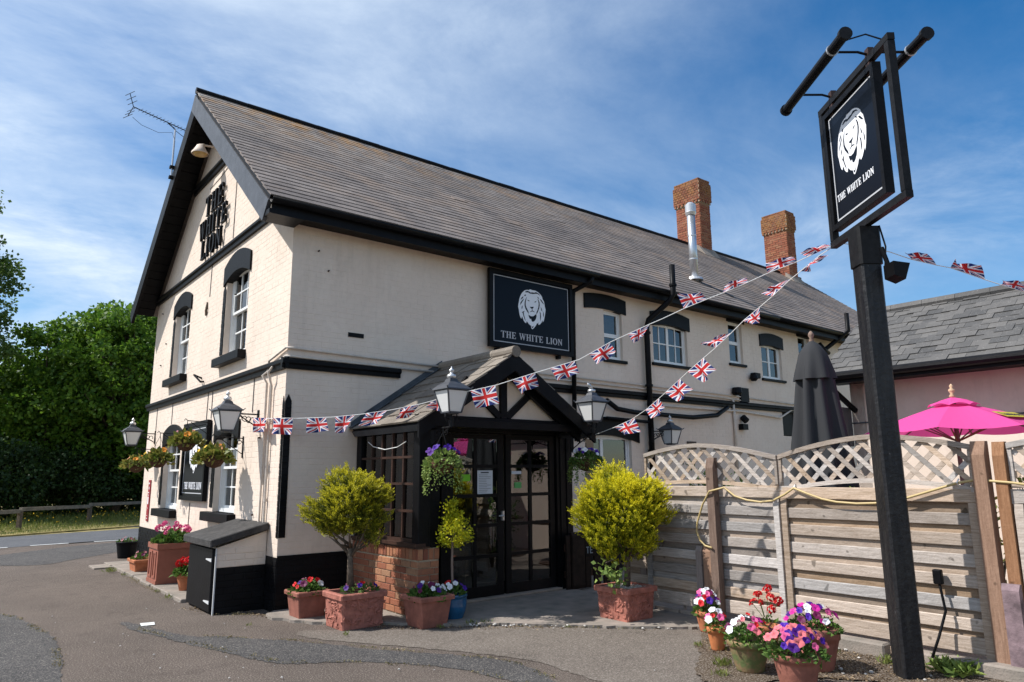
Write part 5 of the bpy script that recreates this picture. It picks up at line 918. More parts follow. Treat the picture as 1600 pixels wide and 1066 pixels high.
def branches(t, base, top, r0, tips, seed, name='trunk', mt=BARKW):
    rs = random.Random(seed); base, top = Vector(base), Vector(top); m = MB(); mid = (base + top) / 2 + Vector((rs.uniform(-.02, .02), rs.uniform(-.02, .02), 0)); m.tube([base, mid, top], [r0, r0 * .8, r0 * .6], 9)
    for tp in tips:
        tp = Vector(tp); s = base.lerp(top, rs.uniform(.6, 1)); m.tube([s, s.lerp(tp, .5) + Vector((0, 0, -.03)), tp], [r0 * .42, r0 * .28, r0 * .1], 6)
    return m.build(name, mt, t, smooth=True)
t = thing('potted_conifer', (.38, -1.3, 0), 'mop-headed green conifer in an ornate terracotta planter in front of the porch window', 'potted tree')
square_pot(t, (.40, -1.28, .004), .50, .44, .36, TERRAO, .93, .022, .06, relief=5)
branches(t, (.36, -1.25, .34), (.34, -1.25, .86), .042, [(.34 + .33 * math.cos(a), -1.25 + .33 * math.sin(a), 1.05 + .1 * math.sin(a * 3)) for a in np.arange(0, 6.2, .7)], 4)
crown_conifer(t, (.34, -1.25, 1.2), .46, .46, .43, 2500, LCON, 11, flat=.88); mound('foliage', t, (.45, -1.28, .35), .2, .2, .07, 120, .05, LPLANT); flowers(t, (.42, -1.3, .35), .22, .19, .07, ['red', 'plum', 'violet', 'magenta', 'purple', 'violet', 'red'], .034)
t = thing('potted_conifer', (2.86, -3.0, .03), 'golden yellow conifer ball in an ornate terracotta planter beside the fence', 'potted tree')
square_pot(t, (2.83, -3.02, .03), .46, .46, .34, TERRAO, .9, .022, .06, relief=9, soil=GRAVEL)
branches(t, (2.86, -3.02, .35), (2.88, -3.04, .78), .04, [(2.88 + .35 * math.cos(a), -3.04 + .35 * math.sin(a), .98 + .1 * math.sin(a * 3)) for a in np.arange(0, 6.2, .7)], 6)
crown_conifer(t, (2.84, -3.02, 1.16), .57, .57, .52, 5200, LGOLD, 23, flat=.97, lump=1.5)
MB().tube([(2.82, -3.05, .56), (2.62, -3.1, .68), (2.4, -3.15, .66)], .007, 6).build('branch', BARKW, t); P = np.random.normal(size=(60, 3)) * (.07, .05, .05) + (2.45, -3.13, .57); leaves('shoot_leaves', P, np.random.normal(size=(60, 3)) + (0, 0, -.5), .06, LTRAIL, t, wr=.8); P = np.random.normal(size=(60, 3)) * (.06, .05, .05) + (2.62, -3.1, .5); leaves('shoot_leaves', P, np.random.normal(size=(60, 3)) + (0, 0, -.5), .06, LTRAIL, t, wr=.8)
n = 260; th = np.random.rand(n) * 6.28; r = .12 + .1 * np.random.rand(n); st = MB()
for i in range(n): x, y, z = 2.83 + .19 * random.uniform(-1, 1), -3.02 + .19 * random.uniform(-1, 1), .352; s = random.uniform(.005, .010); st.lathe([(s * .6, 0), (s, s * .5), (s * .4, s)], (x, y, z), 5)
tag(st.build('gravel_chips', GRAVEL, t), kind='stuff')
# standard privet in blue pot
t = thing('potted_standard', (1.37, -1.75, .004), 'small yellow leaved standard tree underplanted with flowers in a glazed blue pot', 'potted tree')
round_pot(t, (1.37, -1.75, .004), .155, .11, .28, BLUEG, .012, .03, belly=.02); MB().tube([(1.37, -1.75, .27), (1.355, -1.75, .6), (1.36, -1.75, .88)], .013, 8).build('trunk', FPOST, t)
P = []; D = []
for i in range(75):
    d = np.random.normal(size=3); d /= np.linalg.norm(d); k = random.uniform(.4, 1) ** .5; c = np.array([1.37 + .2 * d[0] * k, -1.75 + .2 * d[1] * k, .96 + .17 * d[2] * k]) if i > 14 else np.array([1.35 + random.gauss(0, .04), -1.75, 1.1 + i * .013])
    for j in range(22): P.append(c + np.random.normal(size=3) * .028); D.append(d * .6 + np.random.normal(size=3) * .6 + (0, 0, .3))
leaves('crown', P, D, .034, LYEL, t, wr=.6); mb = MB()
for i in range(8): a = i * .8; mb.tube([(1.36, -1.75, .84), (1.37 + .1 * math.cos(a), -1.75 + .1 * math.sin(a), .93), (1.37 + .16 * math.cos(a), -1.75 + .16 * math.sin(a), 1.0)], .004, 5)
mb.build('branches', BARKW, t); mound('foliage', t, (1.37, -1.75, .27), .14, .14, .1, 200, .05, LPLANT); flowers(t, (1.37, -1.75, .29), .15, .15, .1, ['violet', 'red', 'white', 'red', 'white', 'violet', 'red', 'white', 'red', 'white', 'violet'], .034)
# ---- cluster of pots by the fence
def rpot(c, rt, rb, h, m, cols, label, size=.036, n=260, mh=.12, umb=False, spread=1.15, rh=.05):
    t = thing('flower_pot', c, label, 'flower pot', 'flower pots at the foot of the fence'); round_pot(t, c, rt, rb, h, m, .018, rh); mound('foliage', t, (c[0], c[1], c[2] + h - .02), rt * spread * .95, rt * spread * .95, mh * .8, n, .042, LPLANT, .03); flowers(t, (c[0], c[1], c[2] + h), rt * spread, rt * spread, mh, [q for q in cols for _ in range(2)] if size > .033 else cols, size, umb); return t
rpot((3.0, -3.98, .012), .115, .085, .2, TERRA, ['white', 'plum', 'white', 'pink', 'magenta', 'white', 'red', 'purple', 'white', 'magenta', 'violet', 'white', 'red'], 'rear terracotta pot of white, pink and purple petunias against the brown fence post', .034, mh=.17)
rpot((2.42, -4.50, .012), .085, .058, .2, mat('orange_terracotta', (.5, .17, .06), .75, var=.15, vscale=15, bump=.2), ['white', 'white', 'red', 'pink', 'white'], 'small bright orange terracotta pot with trailing white petunias at the edge of the asphalt', .034, 170, .12)
t = rpot((2.84, -4.75, .012), .11, .08, .2, TERRA, [], 'terracotta pot of leggy scarlet geraniums close to the fence panel', n=60); flowers(t, (2.84, -4.75, .28), .14, .14, .2, ['red'] * 8, .048, True)
rpot((2.04, -5.08, .012), .162, .11, .24, MOSSY, ['red', 'white', 'pink', 'white', 'coral', 'magenta', 'white', 'red', 'pink', 'white', 'red', 'magenta', 'pink', 'white', 'plum', 'coral', 'red', 'white', 'plum', 'pink'], 'moss-stained wide pot overflowing with red, white and pink petunias', .033, 360, .15)
t = rpot((1.86, -5.60, .0), .165, .12, .27, TERRAD, ['coral', 'purple', 'coral', 'violet', 'pink', 'coral', 'purple', 'coral', 'violet', 'coral', 'coral', 'purple', 'pink', 'violet', 'coral', 'coral', 'purple', 'violet', 'coral', 'purple', 'coral', 'coral', 'violet', 'coral', 'pink', 'violet', 'coral', 'purple'], 'frontmost dark terracotta pot crowded with violet and coral pink petunias', .037, 460, .15, spread=1.35)
rpot((2.50, -5.40, .012), .19, .135, .33, TERRAD, ['magenta', 'purple', 'white', 'magenta', 'violet', 'magenta', 'white', 'pink', 'purple', 'magenta', 'plum', 'magenta', 'violet', 'purple', 'magenta', 'plum', 'white', 'magenta'], 'large brown ringed pot of magenta petunias between the fence and the sign post', .035, 360, .13, rh=.09)
# ---- hanging baskets
def basket(hook, drop, r, label, cols, fol=LBEG, size=.04, wall=None, trail=0, fm=COIR, leafn=300, lsize=.09, outv=(-1, 0, 0)):
    hx, hy, hz = hook; c = (hx, hy, hz - drop); t = thing('hanging_basket', c, label, 'hanging basket', 'hanging flower baskets')
    MB().lathe([(.02, -.17), (r * .55, -.145), (r * .85, -.08), (r, 0), (r * .9, -.02), (.02, -.02)], c, 18, cap=False).build('basket', fm, t, smooth=True); m = MB()
    for k in range(3): a = 2.1 * k + .5; m.tube([(c[0] + r * math.cos(a), c[1] + r * math.sin(a), c[2]), (hx, hy, hz - .03)], .004, 4)
    m.tube([(hx, hy, hz - .04), (hx, hy, hz + .012)], .006, 5); m.build('chains', IRON, t); mound('foliage', t, (c[0], c[1], c[2] - .03), r * 1.35, r * 1.35, .14, leafn, lsize, fol, .1, wr=.6); flowers(t, (c[0], c[1], c[2]), r * 1.35, r * 1.35, .12, cols, size)
    if trail: trails(t, (c[0], c[1], c[2] + .02), r * 1.05, trail, .42, LTRAIL)
    return t
def bask_bracket(root, hook, label):
    t = thing('basket_bracket', root, label, 'bracket', 'iron basket brackets'); a, b = Vector(root), Vector(hook); o = (a - b); o.z = 0; o.normalize(); m = MB(); top = Vector((a.x, a.y, b.z - .0))
    m.tube([top, b + Vector((0, 0, .02)), b + Vector((0, 0, .05)) - o * .03, b + Vector((0, 0, .02)) - o * .045], .007, 6).tube([top - Vector((0, 0, .22)), b + o * .05], .006, 5).bar(top + Vector((0, 0, .03)), top - Vector((0, 0, .27)), .03, .012, o); scroll(m, top - Vector((0, 0, .06)) - o * .05, .035, 0, 6, o, (0, 0, 1)); m.build('bracket_arm', IRON, t)
BH = [((0, 1.46, 2.1), (-.38, 1.46, 2.12), 'nearest the wall corner'), ((0, 2.98, 2.4), (-.37, 2.98, 2.43), 'beside the gable lion sign'), ((0, 4.6, 2.3), (-.38, 4.6, 2.32), 'over the far ground floor window'), ((0, 6.13, 2.08), (-.41, 6.13, 2.1), 'at the far end of the gable')]
for (rt_, hk, w), dr, cols in zip(BH, (.24, .28, .4, .25), (['orange', 'yellow', 'peach', 'orange', 'yellow'], ['peach', 'fade', 'orange'], ['orange', 'peach', 'orange', 'peach', 'yellow'], ['orange', 'peach', 'orange'])):
    bask_bracket((-.008,) + rt_[1:], hk, 'black iron basket bracket on the gable wall ' + w); basket(hk, dr, .16, 'brown basket of orange flowers hanging ' + w, cols, size=.045)
basket((1.10, -1.93, 2.10), .33, .15, 'basket with violet petunias and trailing pale leaves on the left of the porch', ['violet'] * 6 + ['purple'] * 8, LTRAIL, .042, trail=26, leafn=340, lsize=.05)
basket((3.66, -1.62, 2.0), .20, .17, 'basket of white-edged violet petunias on the right of the porch', ['violet', 'white'] * 8, LPLANT, .036, trail=34, leafn=380, lsize=.05)
# ================================================================ bunting
for key, lab in (('A1', 'string of union flags from the gable lantern to the left porch lantern'), ('A2', 'string of union flags rising from the left porch lantern to the sign post'), ('B', 'string of union flags rising from the right porch lantern to the sign post'), ('C', 'string of union flags running from the sign post out of frame to the right')):
    cord, fl = BUNT[key]; t = thing('bunting', cord[0], lab, 'bunting', 'union flag bunting'); MB().tube(cord, .0045, 5).build('cord', WHITE, t)
    a, b = Vector(cord[0]), Vector(cord[-1]); nn = (b - a).cross(Vector((0, 0, 1))).normalized()
    for i, q in enumerate(fl):
        tl, tr, br, bl = [Vector(x) for x in q]; NU, NV = 12, 8; vs = []; uv = []; ph = random.uniform(0, 6); am = random.uniform(.018, .036)
        for jv in range(NV + 1):
            for iu in range(NU + 1):
                u, v = iu / NU, jv / NV; p = (tl.lerp(tr, u)).lerp(bl.lerp(br, u), v) - Vector((.05 if key == 'A1' and i < 2 else 0, 0, 0)); w = am * v * math.sin(u * 7 + ph + v * 2) + .014 * v * math.sin(u * 13 + ph) + .03 * v * v * (abs(u - .5) * 2) ** 3 * math.sin(ph * 3); vs.append(tuple(p + nn * (w + .003))); uv.append((u, 1 - v))
        fs = [(jv * (NU + 1) + iu, jv * (NU + 1) + iu + 1, (jv + 1) * (NU + 1) + iu + 1, (jv + 1) * (NU + 1) + iu) for jv in range(NV) for iu in range(NU)]
        o = MB().add(vs, fs).build('flag', JACK, t, fix=False, smooth=True); L = o.data.uv_layers.new(name='UVMap')
        for lp in o.data.loops: L.data[lp.index].uv = uv[lp.vertex_index]
# ================================================================ fence
FENCEB = mat('brown_weathered_fence_wood', (.2, .14, .1), .85, .2, fn=f_wood((.27, .2, .145), (.46, .36, .28), (1, 1, 14)), bump=.5, bscale=30)
fe = thing('wooden_fence', (3.45, -4.7, 0), 'weathered slatted wooden fence with curved lattice top enclosing the garden', 'fence')
FX = Fr((3.45, 0, 0), (0, -1, 0), (0, 0, 1))
def ltop(u):  # top curve of the lattice
    pk = 3.60
    if u < 4.63: return 1.93 - .16 * min(1, (abs(u - pk) / 1.0)) ** 1.7 if u > 2.2 else 1.6
    if u < 6.55: return 1.94 - .17 * (abs(u - 5.6) / .97) ** 1.7
    return 1.80 + .15 * min(1, ((u - 6.6) / .95)) ** .8 if u < 7.6 else 1.95 - .15 * ((u - 7.55) / .95) ** 1.7
def lbot(u):
    if u < 4.63: return 1.46 + .10 * max(0, 1 - (abs(u - 3.60) / .85) ** 2) * .6
    if u < 6.55: return 1.46 + .14 * max(0, 1 - (abs(u - 5.6) / .8) ** 2) * .55
    return 1.5
for (a, b) in ((2.45, 2.83), (2.85, 4.62), (4.64, 6.41), (6.67, 8.45)):
    z = .30; k = 0
    while z < 1.32:
        dz = random.uniform(-.006, .006); piece('plank', FX, a, b, z + dz, z + .102 + dz + random.uniform(-.004, .006), .0, .015 + random.uniform(-.003, .005), FENCE, fe, 'brick', roll=random.uniform(-.005, .005)); z += .17; k += 1
    z = .215
    while z < 1.28:
        m = (a + b) / 2; piece('plank', FX, a, b, z, z + .1, -.026, -.012, FENCEB, fe, 'brick', roll=random.uniform(-.004, .004)); z += .17
    piece('rail', FX, a - .01, b + .01, .13, .265, .014, .03, FENCE, fe, 'brick'); piece('rail', FX, a - .01, b + .01, 1.335, 1.45, .014, .032, FENCE, fe, 'brick')
    piece('plank', FX, a, b, .0, .07, -.03, -.012, FENCEB, fe, 'brick')
    if b - a > 1:
        for u in (a + .02, b - .045): piece('batten', FX, u - .02, u + .045, .0, 1.335, .014, .04, FENCE, fe, 'brick')
        piece('batten', FX, a + .9, a + .94, .0, 1.33, -.045, -.03, FENCE, fe, 'brick'); piece('batten', FX, a + .45, a + .48, .0, 1.33, -.045, -.03, FENCE, fe, 'brick')
    if b - a > 1:
        K_ = 16
        for f_, w_, nm in ((ltop, .045, 'lattice_rail'), (lbot, .04, 'lattice_rail')):
            vs = []
            for i in range(K_ + 1):
                u = a + (b - a) * i / K_; v = f_(u); vs += [FX.p(u, v - w_, -.02), FX.p(u, v, -.02), FX.p(u, v, .03), FX.p(u, v - w_, .03)]
            MB().add(vs, [(0, 1, 2, 3), (4 * K_ + 3, 4 * K_ + 2, 4 * K_ + 1, 4 * K_)] + [(4 * i + j, 4 * i + (j + 1) % 4, 4 * i + 4 + (j + 1) % 4, 4 * i + 4 + j) for i in range(K_) for j in range(4)]).build(nm, FENCE, fe)
        piece('batten', FX, a, a + .03, 1.46, ltop(a) - .04, -.01, .02, FENCE, fe, 'brick'); piece('batten', FX, b - .03, b, 1.46, ltop(b) - .04, -.01, .02, FENCE, fe, 'brick')
        for sgn, n0 in ((-1, .004), (1, -.008)):
            c = a - .8
            while c < b + .8:
                pts = []
                for i in range(60):
                    s = i / 59; v = 1.44 + .55 * s; u = c + sgn * (v - 1.6)
                    if a + .02 < u < b - .02 and lbot(u) - .02 < v < ltop(u) - .03: pts.append((u, v))
                if len(pts) > 5:
                    p0, p1 = FX.p(*pts[0], n0), FX.p(*pts[-1], n0); MB().bar(p0, p1, .010, .034, (1, 0, 0)).build('lattice_slat', FENCE, fe) if 0 else MB().bar(p0, p1, .042, .010, (1, 0, 0)).build('lattice_slat', FENCE, fe)
                c += .175
for (u0, u1, n0, n1, h, m) in ((3.81, 3.91, .034, .12, 1.76, FPOST), (3.60, 3.68, .03, .1, .80, FPOST), (3.69, 3.80, .02, .09, .80, FPOST), (6.42, 6.53, -.02, .09, 1.84, FPOST), (6.57, 6.66, -.03, .06, 1.83, FPOST), (2.70, 2.80, -.08, .0, 1.5, FPOST)):
    piece('post', FX, u0, u1, -.05, h, n0, n1, m, fe, 'brick')
piece('post', FX, 6.535, 6.66, -.05, .72, .065, .13, mat('faded_mauve_stain', (.2, .14, .15), .85, var=.5, vscale=8, bump=.5), fe, 'brick')
for i, u in enumerate((5.15, 5.75, 6.2, 6.8)):
    MB().fbox(FX, u, u + random.uniform(.4, .55), -.02, .11 + random.uniform(-.01, .02), .06, .2).build('kerb_stone', CONC, fe, bevel=.015)
t = thing('garden_hose', (3.3, -3.87, .8), 'pale yellow hose looped in swags along the top of the fence', 'hose')
hp = [(-3.859, .802), (-3.72, .81), (-3.66, .864), (-3.62, .96), (-3.639, 1.06), (-3.72, 1.25), (-3.868, 1.397), (-4.002, 1.439), (-4.13, 1.35), (-4.276, 1.311), (-4.43, 1.295), (-4.573, 1.311), (-4.71, 1.375), (-4.815, 1.441), (-4.95, 1.39), (-5.1, 1.34), (-5.241, 1.315), (-5.43, 1.305), (-5.597, 1.313), (-5.8, 1.34), (-6.04, 1.416), (-6.298, 1.498), (-6.443, 1.524), (-6.7, 1.5), (-7.2, 1.42)]
MB().tube([(3.30 if -3.95 < y < -3.75 else 3.37 if i < 7 else 3.385, y, z) for i, (y, z) in enumerate(hp)], .011, 8).build('hose', mat('pale_yellow_hose', (.48, .36, .16), .45, .4), t, smooth=True)
MB().tube([(3.415, -4.815, 1.47), (3.38, -4.815, 1.44), (3.415, -4.815, 1.41)], .006, 6).build('hook', WHITE, t)
MB().tube([(3.415, -6.3, 1.53), (3.36, -6.3, 1.5), (3.415, -6.3, 1.47)], .006, 6).build('hook', WHITE, t)
t = thing('electric_cable', (3.35, -6.0, .1), 'black electric cable and plug hanging low on the fence behind the post', 'cable'); MB().tube([(3.38, -6.06, .72), (3.37, -6.08, .6), (3.36, -6.1, .45), (3.3, -6.05, .25), (3.2, -6.0, .05)], .011, 6).build('cable', BLACK, t, smooth=True); MB().box(3.35, 3.40, -6.1, -6.03, .66, .78).build('plug', BLACK, t, bevel=.008)
# gate beside the porch
t = thing('garden_gate', (4.05, -1.2, .03), 'low dark boarded gate between the porch and the golden conifer', 'gate')
GF = Fr((3.62, -1.2, .03), (1, -.08, 0), (0, 0, 1))
for i, (a, b, h) in enumerate(((.0, .07, .72), (.09, .32, .76), (.34, .44, .7), (.5, .62, .72), (.68, .8, .7), (.84, .96, .7))): piece('board', GF, a, b, 0, h, 0, .03 + (.02 if i == 1 else 0), mat('near_black_timber', (.018, .011, .008), .7, .2, var=.5, vscale=12), t, 'brick')
piece('rail', GF, 0, 1.0, .15, .24, -.03, 0, TIMBERD, t); piece('rail', GF, 0, 1.0, .5, .6, -.03, 0, TIMBERD, t); piece('sign_panel', GF, .33, .62, .42, .58, .032, .04, BLACK, t)
a, b = .345, .46; MB().fbox(GF, a, a + .055, .54, .552, .041, .043).fbox(GF, a + .021, a + .034, .46, .54, .041, .043).fbox(GF, a + .07, a + .083, .46, .552, .041, .043).fbox(GF, a + .083, a + .12, .54, .552, .041, .043).fbox(GF, a + .083, a + .11, .5, .511, .041, .043).fbox(GF, a + .083, a + .12, .46, .472, .041, .043).build('lettering', mat('worn_blue_grey_lettering', (.25, .3, .34)), t)
# ================================================================ parasols
t = thing('closed_parasol', (4.78, -4.4, 0), 'closed charcoal garden parasol with wooden finial standing behind the lattice', 'parasol')
def fold(a, z): return 1 + .17 * math.sin(8 * a + z * .7) + .06 * math.sin(5 * a + 2 + z)
prof = [(.33, 1.1), (.335, 1.3), (.32, 1.6), (.29, 1.9), (.25, 2.2), (.215, 2.5), (.18, 2.78), (.13, 2.98), (.06, 3.1), (.02, 3.12)]
MB().lathe(prof, (4.78, -4.4, 0), 64, fold=fold, cap=False).build('canopy', CHARF, t, smooth=True, fix=False)
MB().lathe([(.235, 2.68), (.222, 2.76), (.16, 3.0), (.09, 3.1), (.03, 3.15)], (4.78, -4.4, 0), 48, fold=lambda a, z: 1 + .12 * math.sin(8 * a) * max(0, (3 - z) * 2.5), cap=False).build('cap_flap', CHARF, t, smooth=True, fix=False)
MB().tube([(4.78, -4.4, 0), (4.78, -4.4, 3.0)], .025, 10).build('pole', FPOST, t); MB().lathe([(.02, 3.12), (.03, 3.16), (.018, 3.19), (.034, 3.22), (.03, 3.25), (.008, 3.28)], (4.78, -4.4, 0), 12).build('finial', FPOST, t, smooth=True); MB().lathe([(.28, 0), (.28, .06), (.05, .1)], (4.78, -4.4, 0), 20).build('base', CONC, t)
def open_parasol(c, R, zt, ze, label, rot, lab=True):
    t = thing('open_parasol', (c[0], c[1], 0), label, 'parasol'); N = 8; m = MB()
    def pt(k, q, sag=1):  # k sector float, q 0 top 1 edge
        i = math.floor(k); f = k - i; a0, a1 = rot + i * 2 * math.pi / N, rot + (i + 1) * 2 * math.pi / N; p = Vector((math.cos(a0), math.sin(a0), 0)).lerp(Vector((math.cos(a1), math.sin(a1), 0)), f) * R * q
        return Vector((c[0] + p.x, c[1] + p.y, zt - (zt - ze) * (q * .8 + .2 * q * q) - .03 * math.sin(math.pi * f) * q * sag))
    vs = []; fs = []; M = 6; Q = [.14, .3, .5, .7, .85, 1.0]
    for q in Q:
        for j in range(N * M): vs.append(pt(j / M, q))
    for i in range(len(Q) - 1):
        for j in range(N * M): fs.append((i * N * M + j, i * N * M + (j + 1) % (N * M), (i + 1) * N * M + (j + 1) % (N * M), (i + 1) * N * M + j))
    MB().add(vs, fs).build('canopy', PINKF, t, fix=False, smooth=False)
    vs = [pt(j / M, 0.0) + Vector((0, 0, .05)) for j in range(1)]; NV = N * M
    for q in (.14, .27):
        for j in range(NV): f = (j % M) / M; vs.append(pt(j / M, q) + Vector((0, 0, .05 if q < .2 else .018 + .035 * math.sin(math.pi * f))))
    MB().add(vs, [(0, 1 + j, 1 + (j + 1) % NV) for j in range(NV)] + [(1 + j, 1 + NV + j, 1 + NV + (j + 1) % NV, 1 + (j + 1) % NV) for j in range(NV)]).build('vent_cap', PINKF, t, fix=False)
    for j in range(N): MB().tube([pt(j, .05) - Vector((0, 0, .03)), pt(j, .5) - Vector((0, 0, .02)), pt(j, .99) - Vector((0, 0, .015))], .009, 5).build('rib', FPOST, t); MB().tube([pt(j, .55) - Vector((0, 0, .03)), Vector((c[0], c[1], ze - .12))], .008, 5).build('strut', FPOST, t)
    MB().tube([(c[0], c[1], 0), (c[0], c[1], zt)], .024, 12).build('pole', FPOST, t); MB().lathe([(.02, 0), (.035, .02), (.015, .045), (.03, .07), (.035, .09), (.012, .11), (.022, .13), (.005, .155)], (c[0], c[1], zt + .04), 14).build('finial', mat('pale_turned_wood', (.55, .38, .24)), t, smooth=True)
    MB().lathe([(.26, 0), (.26, .07), (.05, .1)], (c[0], c[1], 0), 20).build('base', CONC, t)
    if lab:
        k = lab; a, b = pt(k + .25, .62), pt(k + .75, .62); cc, d = pt(k + .5, .84), pt(k + .5, .5); U = (b - a).normalized(); V = (d - cc); n = U.cross(V).normalized(); V = n.cross(U) * 1
        if n.z < 0: U = -U; n = U.cross(V).normalized() 
        ctr = pt(k + .5, .66, 0); lf2 = Fr(ctr + Vector((0, 0, .008)), U, V); 
        o = MB().fbox(lf2, -.19, .19, -.08, .08, .0, .004).build('label', LABF, t)
        cu_ = bpy.data.curves.new('label_text', 'FONT'); cu_.body = 'Lanson'; cu_.size = .12; cu_.align_x = 'CENTER'; cu_.align_y = 'CENTER'; cu_.extrude = .001; tmp_ = bpy.data.objects.new('label_text', cu_); COL.objects.link(tmp_); me_ = bpy.data.meshes.new_from_object(tmp_); bpy.data.objects.remove(tmp_); me_.materials.clear(); me_.materials.append(DARKT); tx = bpy.data.objects.new('label_text', me_); link(tx, o, lf2.p(0, 0, .006)); tx.rotation_euler = lf2.rot().to_euler()
    return t
open_parasol((5.35, -5.66), .95, 2.35, 2.03, 'bright pink open parasol with yellow label rising above the lattice', math.radians(212 + 22.5), lab=.001 + 8)
# garden things half seen over and through the fence
def bush(loc, r, h, label, m, n=500, cat='shrub', cols=(), group='garden plants behind the fence'):
    t = thing('garden_plant', loc, label, cat, group); x, y, z = loc; P = []; D = []
    for i in range(n // 14):
        d = np.random.normal(size=3); d /= np.linalg.norm(d); k = random.uniform(.3, 1) ** .5; c = np.array([x + r * d[0] * k, y + r * d[1] * k, z + h * .55 + h * .45 * d[2] * k])
        for j in range(14): P.append(c + np.random.normal(size=3) * .05); D.append(d + np.random.normal(size=3) * .7 + (0, 0, .4))
    leaves('foliage', P, D, .065, m, t, wr=.5); mb = MB()
    for i in range(7): a = i * .9; mb.tube([(x, y, z), (x + r * .3 * math.cos(a), y + r * .3 * math.sin(a), z + h * .4), (x + r * .7 * math.cos(a), y + r * .7 * math.sin(a), z + h * .8)], [.018, .01, .004], 5)
    mb.build('stems', BARKW, t)
    for i, c in enumerate(cols): a = i * 2.4; q = math.sqrt((i + 1) / len(cols)); flower(t, (x + r * q * math.cos(a), y + r * q * math.sin(a), z + h * .8 + .1 * math.cos(i)), c, .05)
    return t
bush((4.4, -3.6, 0), .42, 1.55, 'leafy green garden shrub seen through the first lattice panel', LPLANT, 700)
bush((4.3, -5.3, 0), .45, 1.5, 'green shrub seen through the middle lattice panel', LTRAIL, 700)
bush((5.9, -2.0, 0), .5, 1.9, 'tall wispy plant standing before the shaded wall', LPLANT, 420)
bush((4.3, -6.15, 0), .35, 1.5, 'flowering plant with pink blossoms seen through the lattice', LBEG, 500, cols=['pink', 'yellow', 'pink', 'red', 'pink', 'yellow', 'pink'])
bush((5.9, -6.2, .8), .25, .85, 'pale grey leaved plant under the pink parasol', LEAVPALE if 'LEAVPALE' in globals() else LTRAIL, 260)
for (x, y, lab) in ((5.6, -3.3, 'dark round garden table with folded parasol hole seen through the lattice'), (5.8, -5.1, 'round garden table under the edge of the pink parasol')):
    t = thing('garden_table', (x, y, 0), lab, 'table', 'garden tables'); MB().tube([(x, y, .7), (x, y, .73)], .45, 24).build('table_top', TIMBERD, t); MB().tube([(x, y, 0), (x, y, .7)], .04, 8).build('leg', TIMBERD, t); MB().lathe([(.3, 0), (.3, .03)], (x, y, 0), 16).build('foot', TIMBERD, t)
# glass bottle on the porch window sill
t = thing('glass_bottle', (1.2, -1.05, .84), 'clear glass bottle with dried stems on the porch window ledge', 'bottle'); MB().lathe([(.06, 0), (.075, .02), (.08, .12), (.05, .2), (.02, .26), (.018, .36), (.024, .37)], (1.2, -1.05, .84), 16).build('bottle', GLASS, t, smooth=True); MB().box(1.115, 1.35, -1.5, -.15, .80, .835).build('window_ledge', TIMBERD, pub)
mb = MB()
for i in range(6): a = i; mb.tube([(1.2, -1.05, .9), (1.2 + .03 * math.cos(a), -1.05 + .03 * math.sin(a), 1.25), (1.2 + .09 * math.cos(a), -1.05 + .09 * math.sin(a), 1.45)], .004, 4)
mb.build('dried_stems', PAPER, t)
# ================================================================ roof aerial
t = thing('tv_aerial', (-.5, 4.9, 7.1), 'television aerial with angled reflector on a mast clamped to the left verge', 'aerial')
MB().tube([(-.5, 4.9, 7.05), (-.5, 4.9, 8.05)], .016, 8).build('mast', SILVER, t); MB().box(-.54, -.44, 4.86, 4.94, 7.05, 7.1).box(-.54, -.44, 4.86, 4.94, 7.25, 7.3).build('clamp', IRON, t)
b0, b1 = Vector((-1.26, 4.69, 8.15)), Vector((-.2, 5.1, 8.15)); d = (b1 - b0).normalized(); s = Vector((-d.y, d.x, 0)); MB().tube([b0, b1], .009, 6).build('boom', IRON, t); mb = MB()
for i in range(15): p = b0.lerp(b1, .12 + .88 * i / 14); mb.tube([p - s * .075, p + s * .075], .004, 4)
mb.build('elements', IRON, t); mb = MB()
for sg_ in (-1, 1):
    e = b0 + Vector((-.08, -.03, sg_ * .22)); mb.tube([b0, e], .007, 5)
    for q in (.3, .65, 1): p = b0.lerp(e, q); mb.tube([p - s * .14, p + s * .14], .005, 4)
mb.build('reflector', IRON, t); MB().tube([(-.5, 4.9, 8.03), (-.55, 4.88, 8.06), (-.62, 4.94, 8.14)], .011, 6).tube([(-.5, 4.9, 8.02), (-.38, 4.95, 7.98), (-.2, 5.05, 7.95)], .006, 5).build('arm', IRON, t); MB().tube([b0 + Vector((0, 0, -.2)), (-1.1, 4.7, 7.85), (-.8, 4.8, 7.84), (-.55, 4.88, 7.95), (-.49, 4.89, 7.8), (-.49, 4.89, 7.2)], .004, 4).build('cable', IRON, t)
# ================================================================ rail fence and trees beyond the road
t = thing('rail_fence', (0, 19.5, 0), 'low weathered post and rail fence along the grass verge', 'fence'); v = Vector((2.25, 2.6, 0)); o0 = Vector((-1.13, 18.19, .03))
rf_d = v.normalized(); nrm = Vector((rf_d.y, -rf_d.x, 0))
for k in range(-2, 4): p = o0 + v * k; MB().prism(Fr(p, rf_d, nrm), [(-.06, -.05), (.06, -.05), (.06, .05), (-.06, .05)], 0, -.56 if Fr(p, rf_d, nrm).N.z < 0 else .56).build('post', BARKW, t)
for k in range(-2, 3): a, b = o0 + v * k, o0 + v * (k + 1); MB().bar(a + Vector((0, 0, .62)), b + Vector((0, 0, .56)) , .1, .11).build('rail', mat('grey_rail_wood', (.2, .17, .13), .9, var=.3, vscale=5, bump=.5), t)
LDARK = leafmat('ivy_dark_leaves', (.015, .035, .008), (.035, .07, .012), trans=.2)
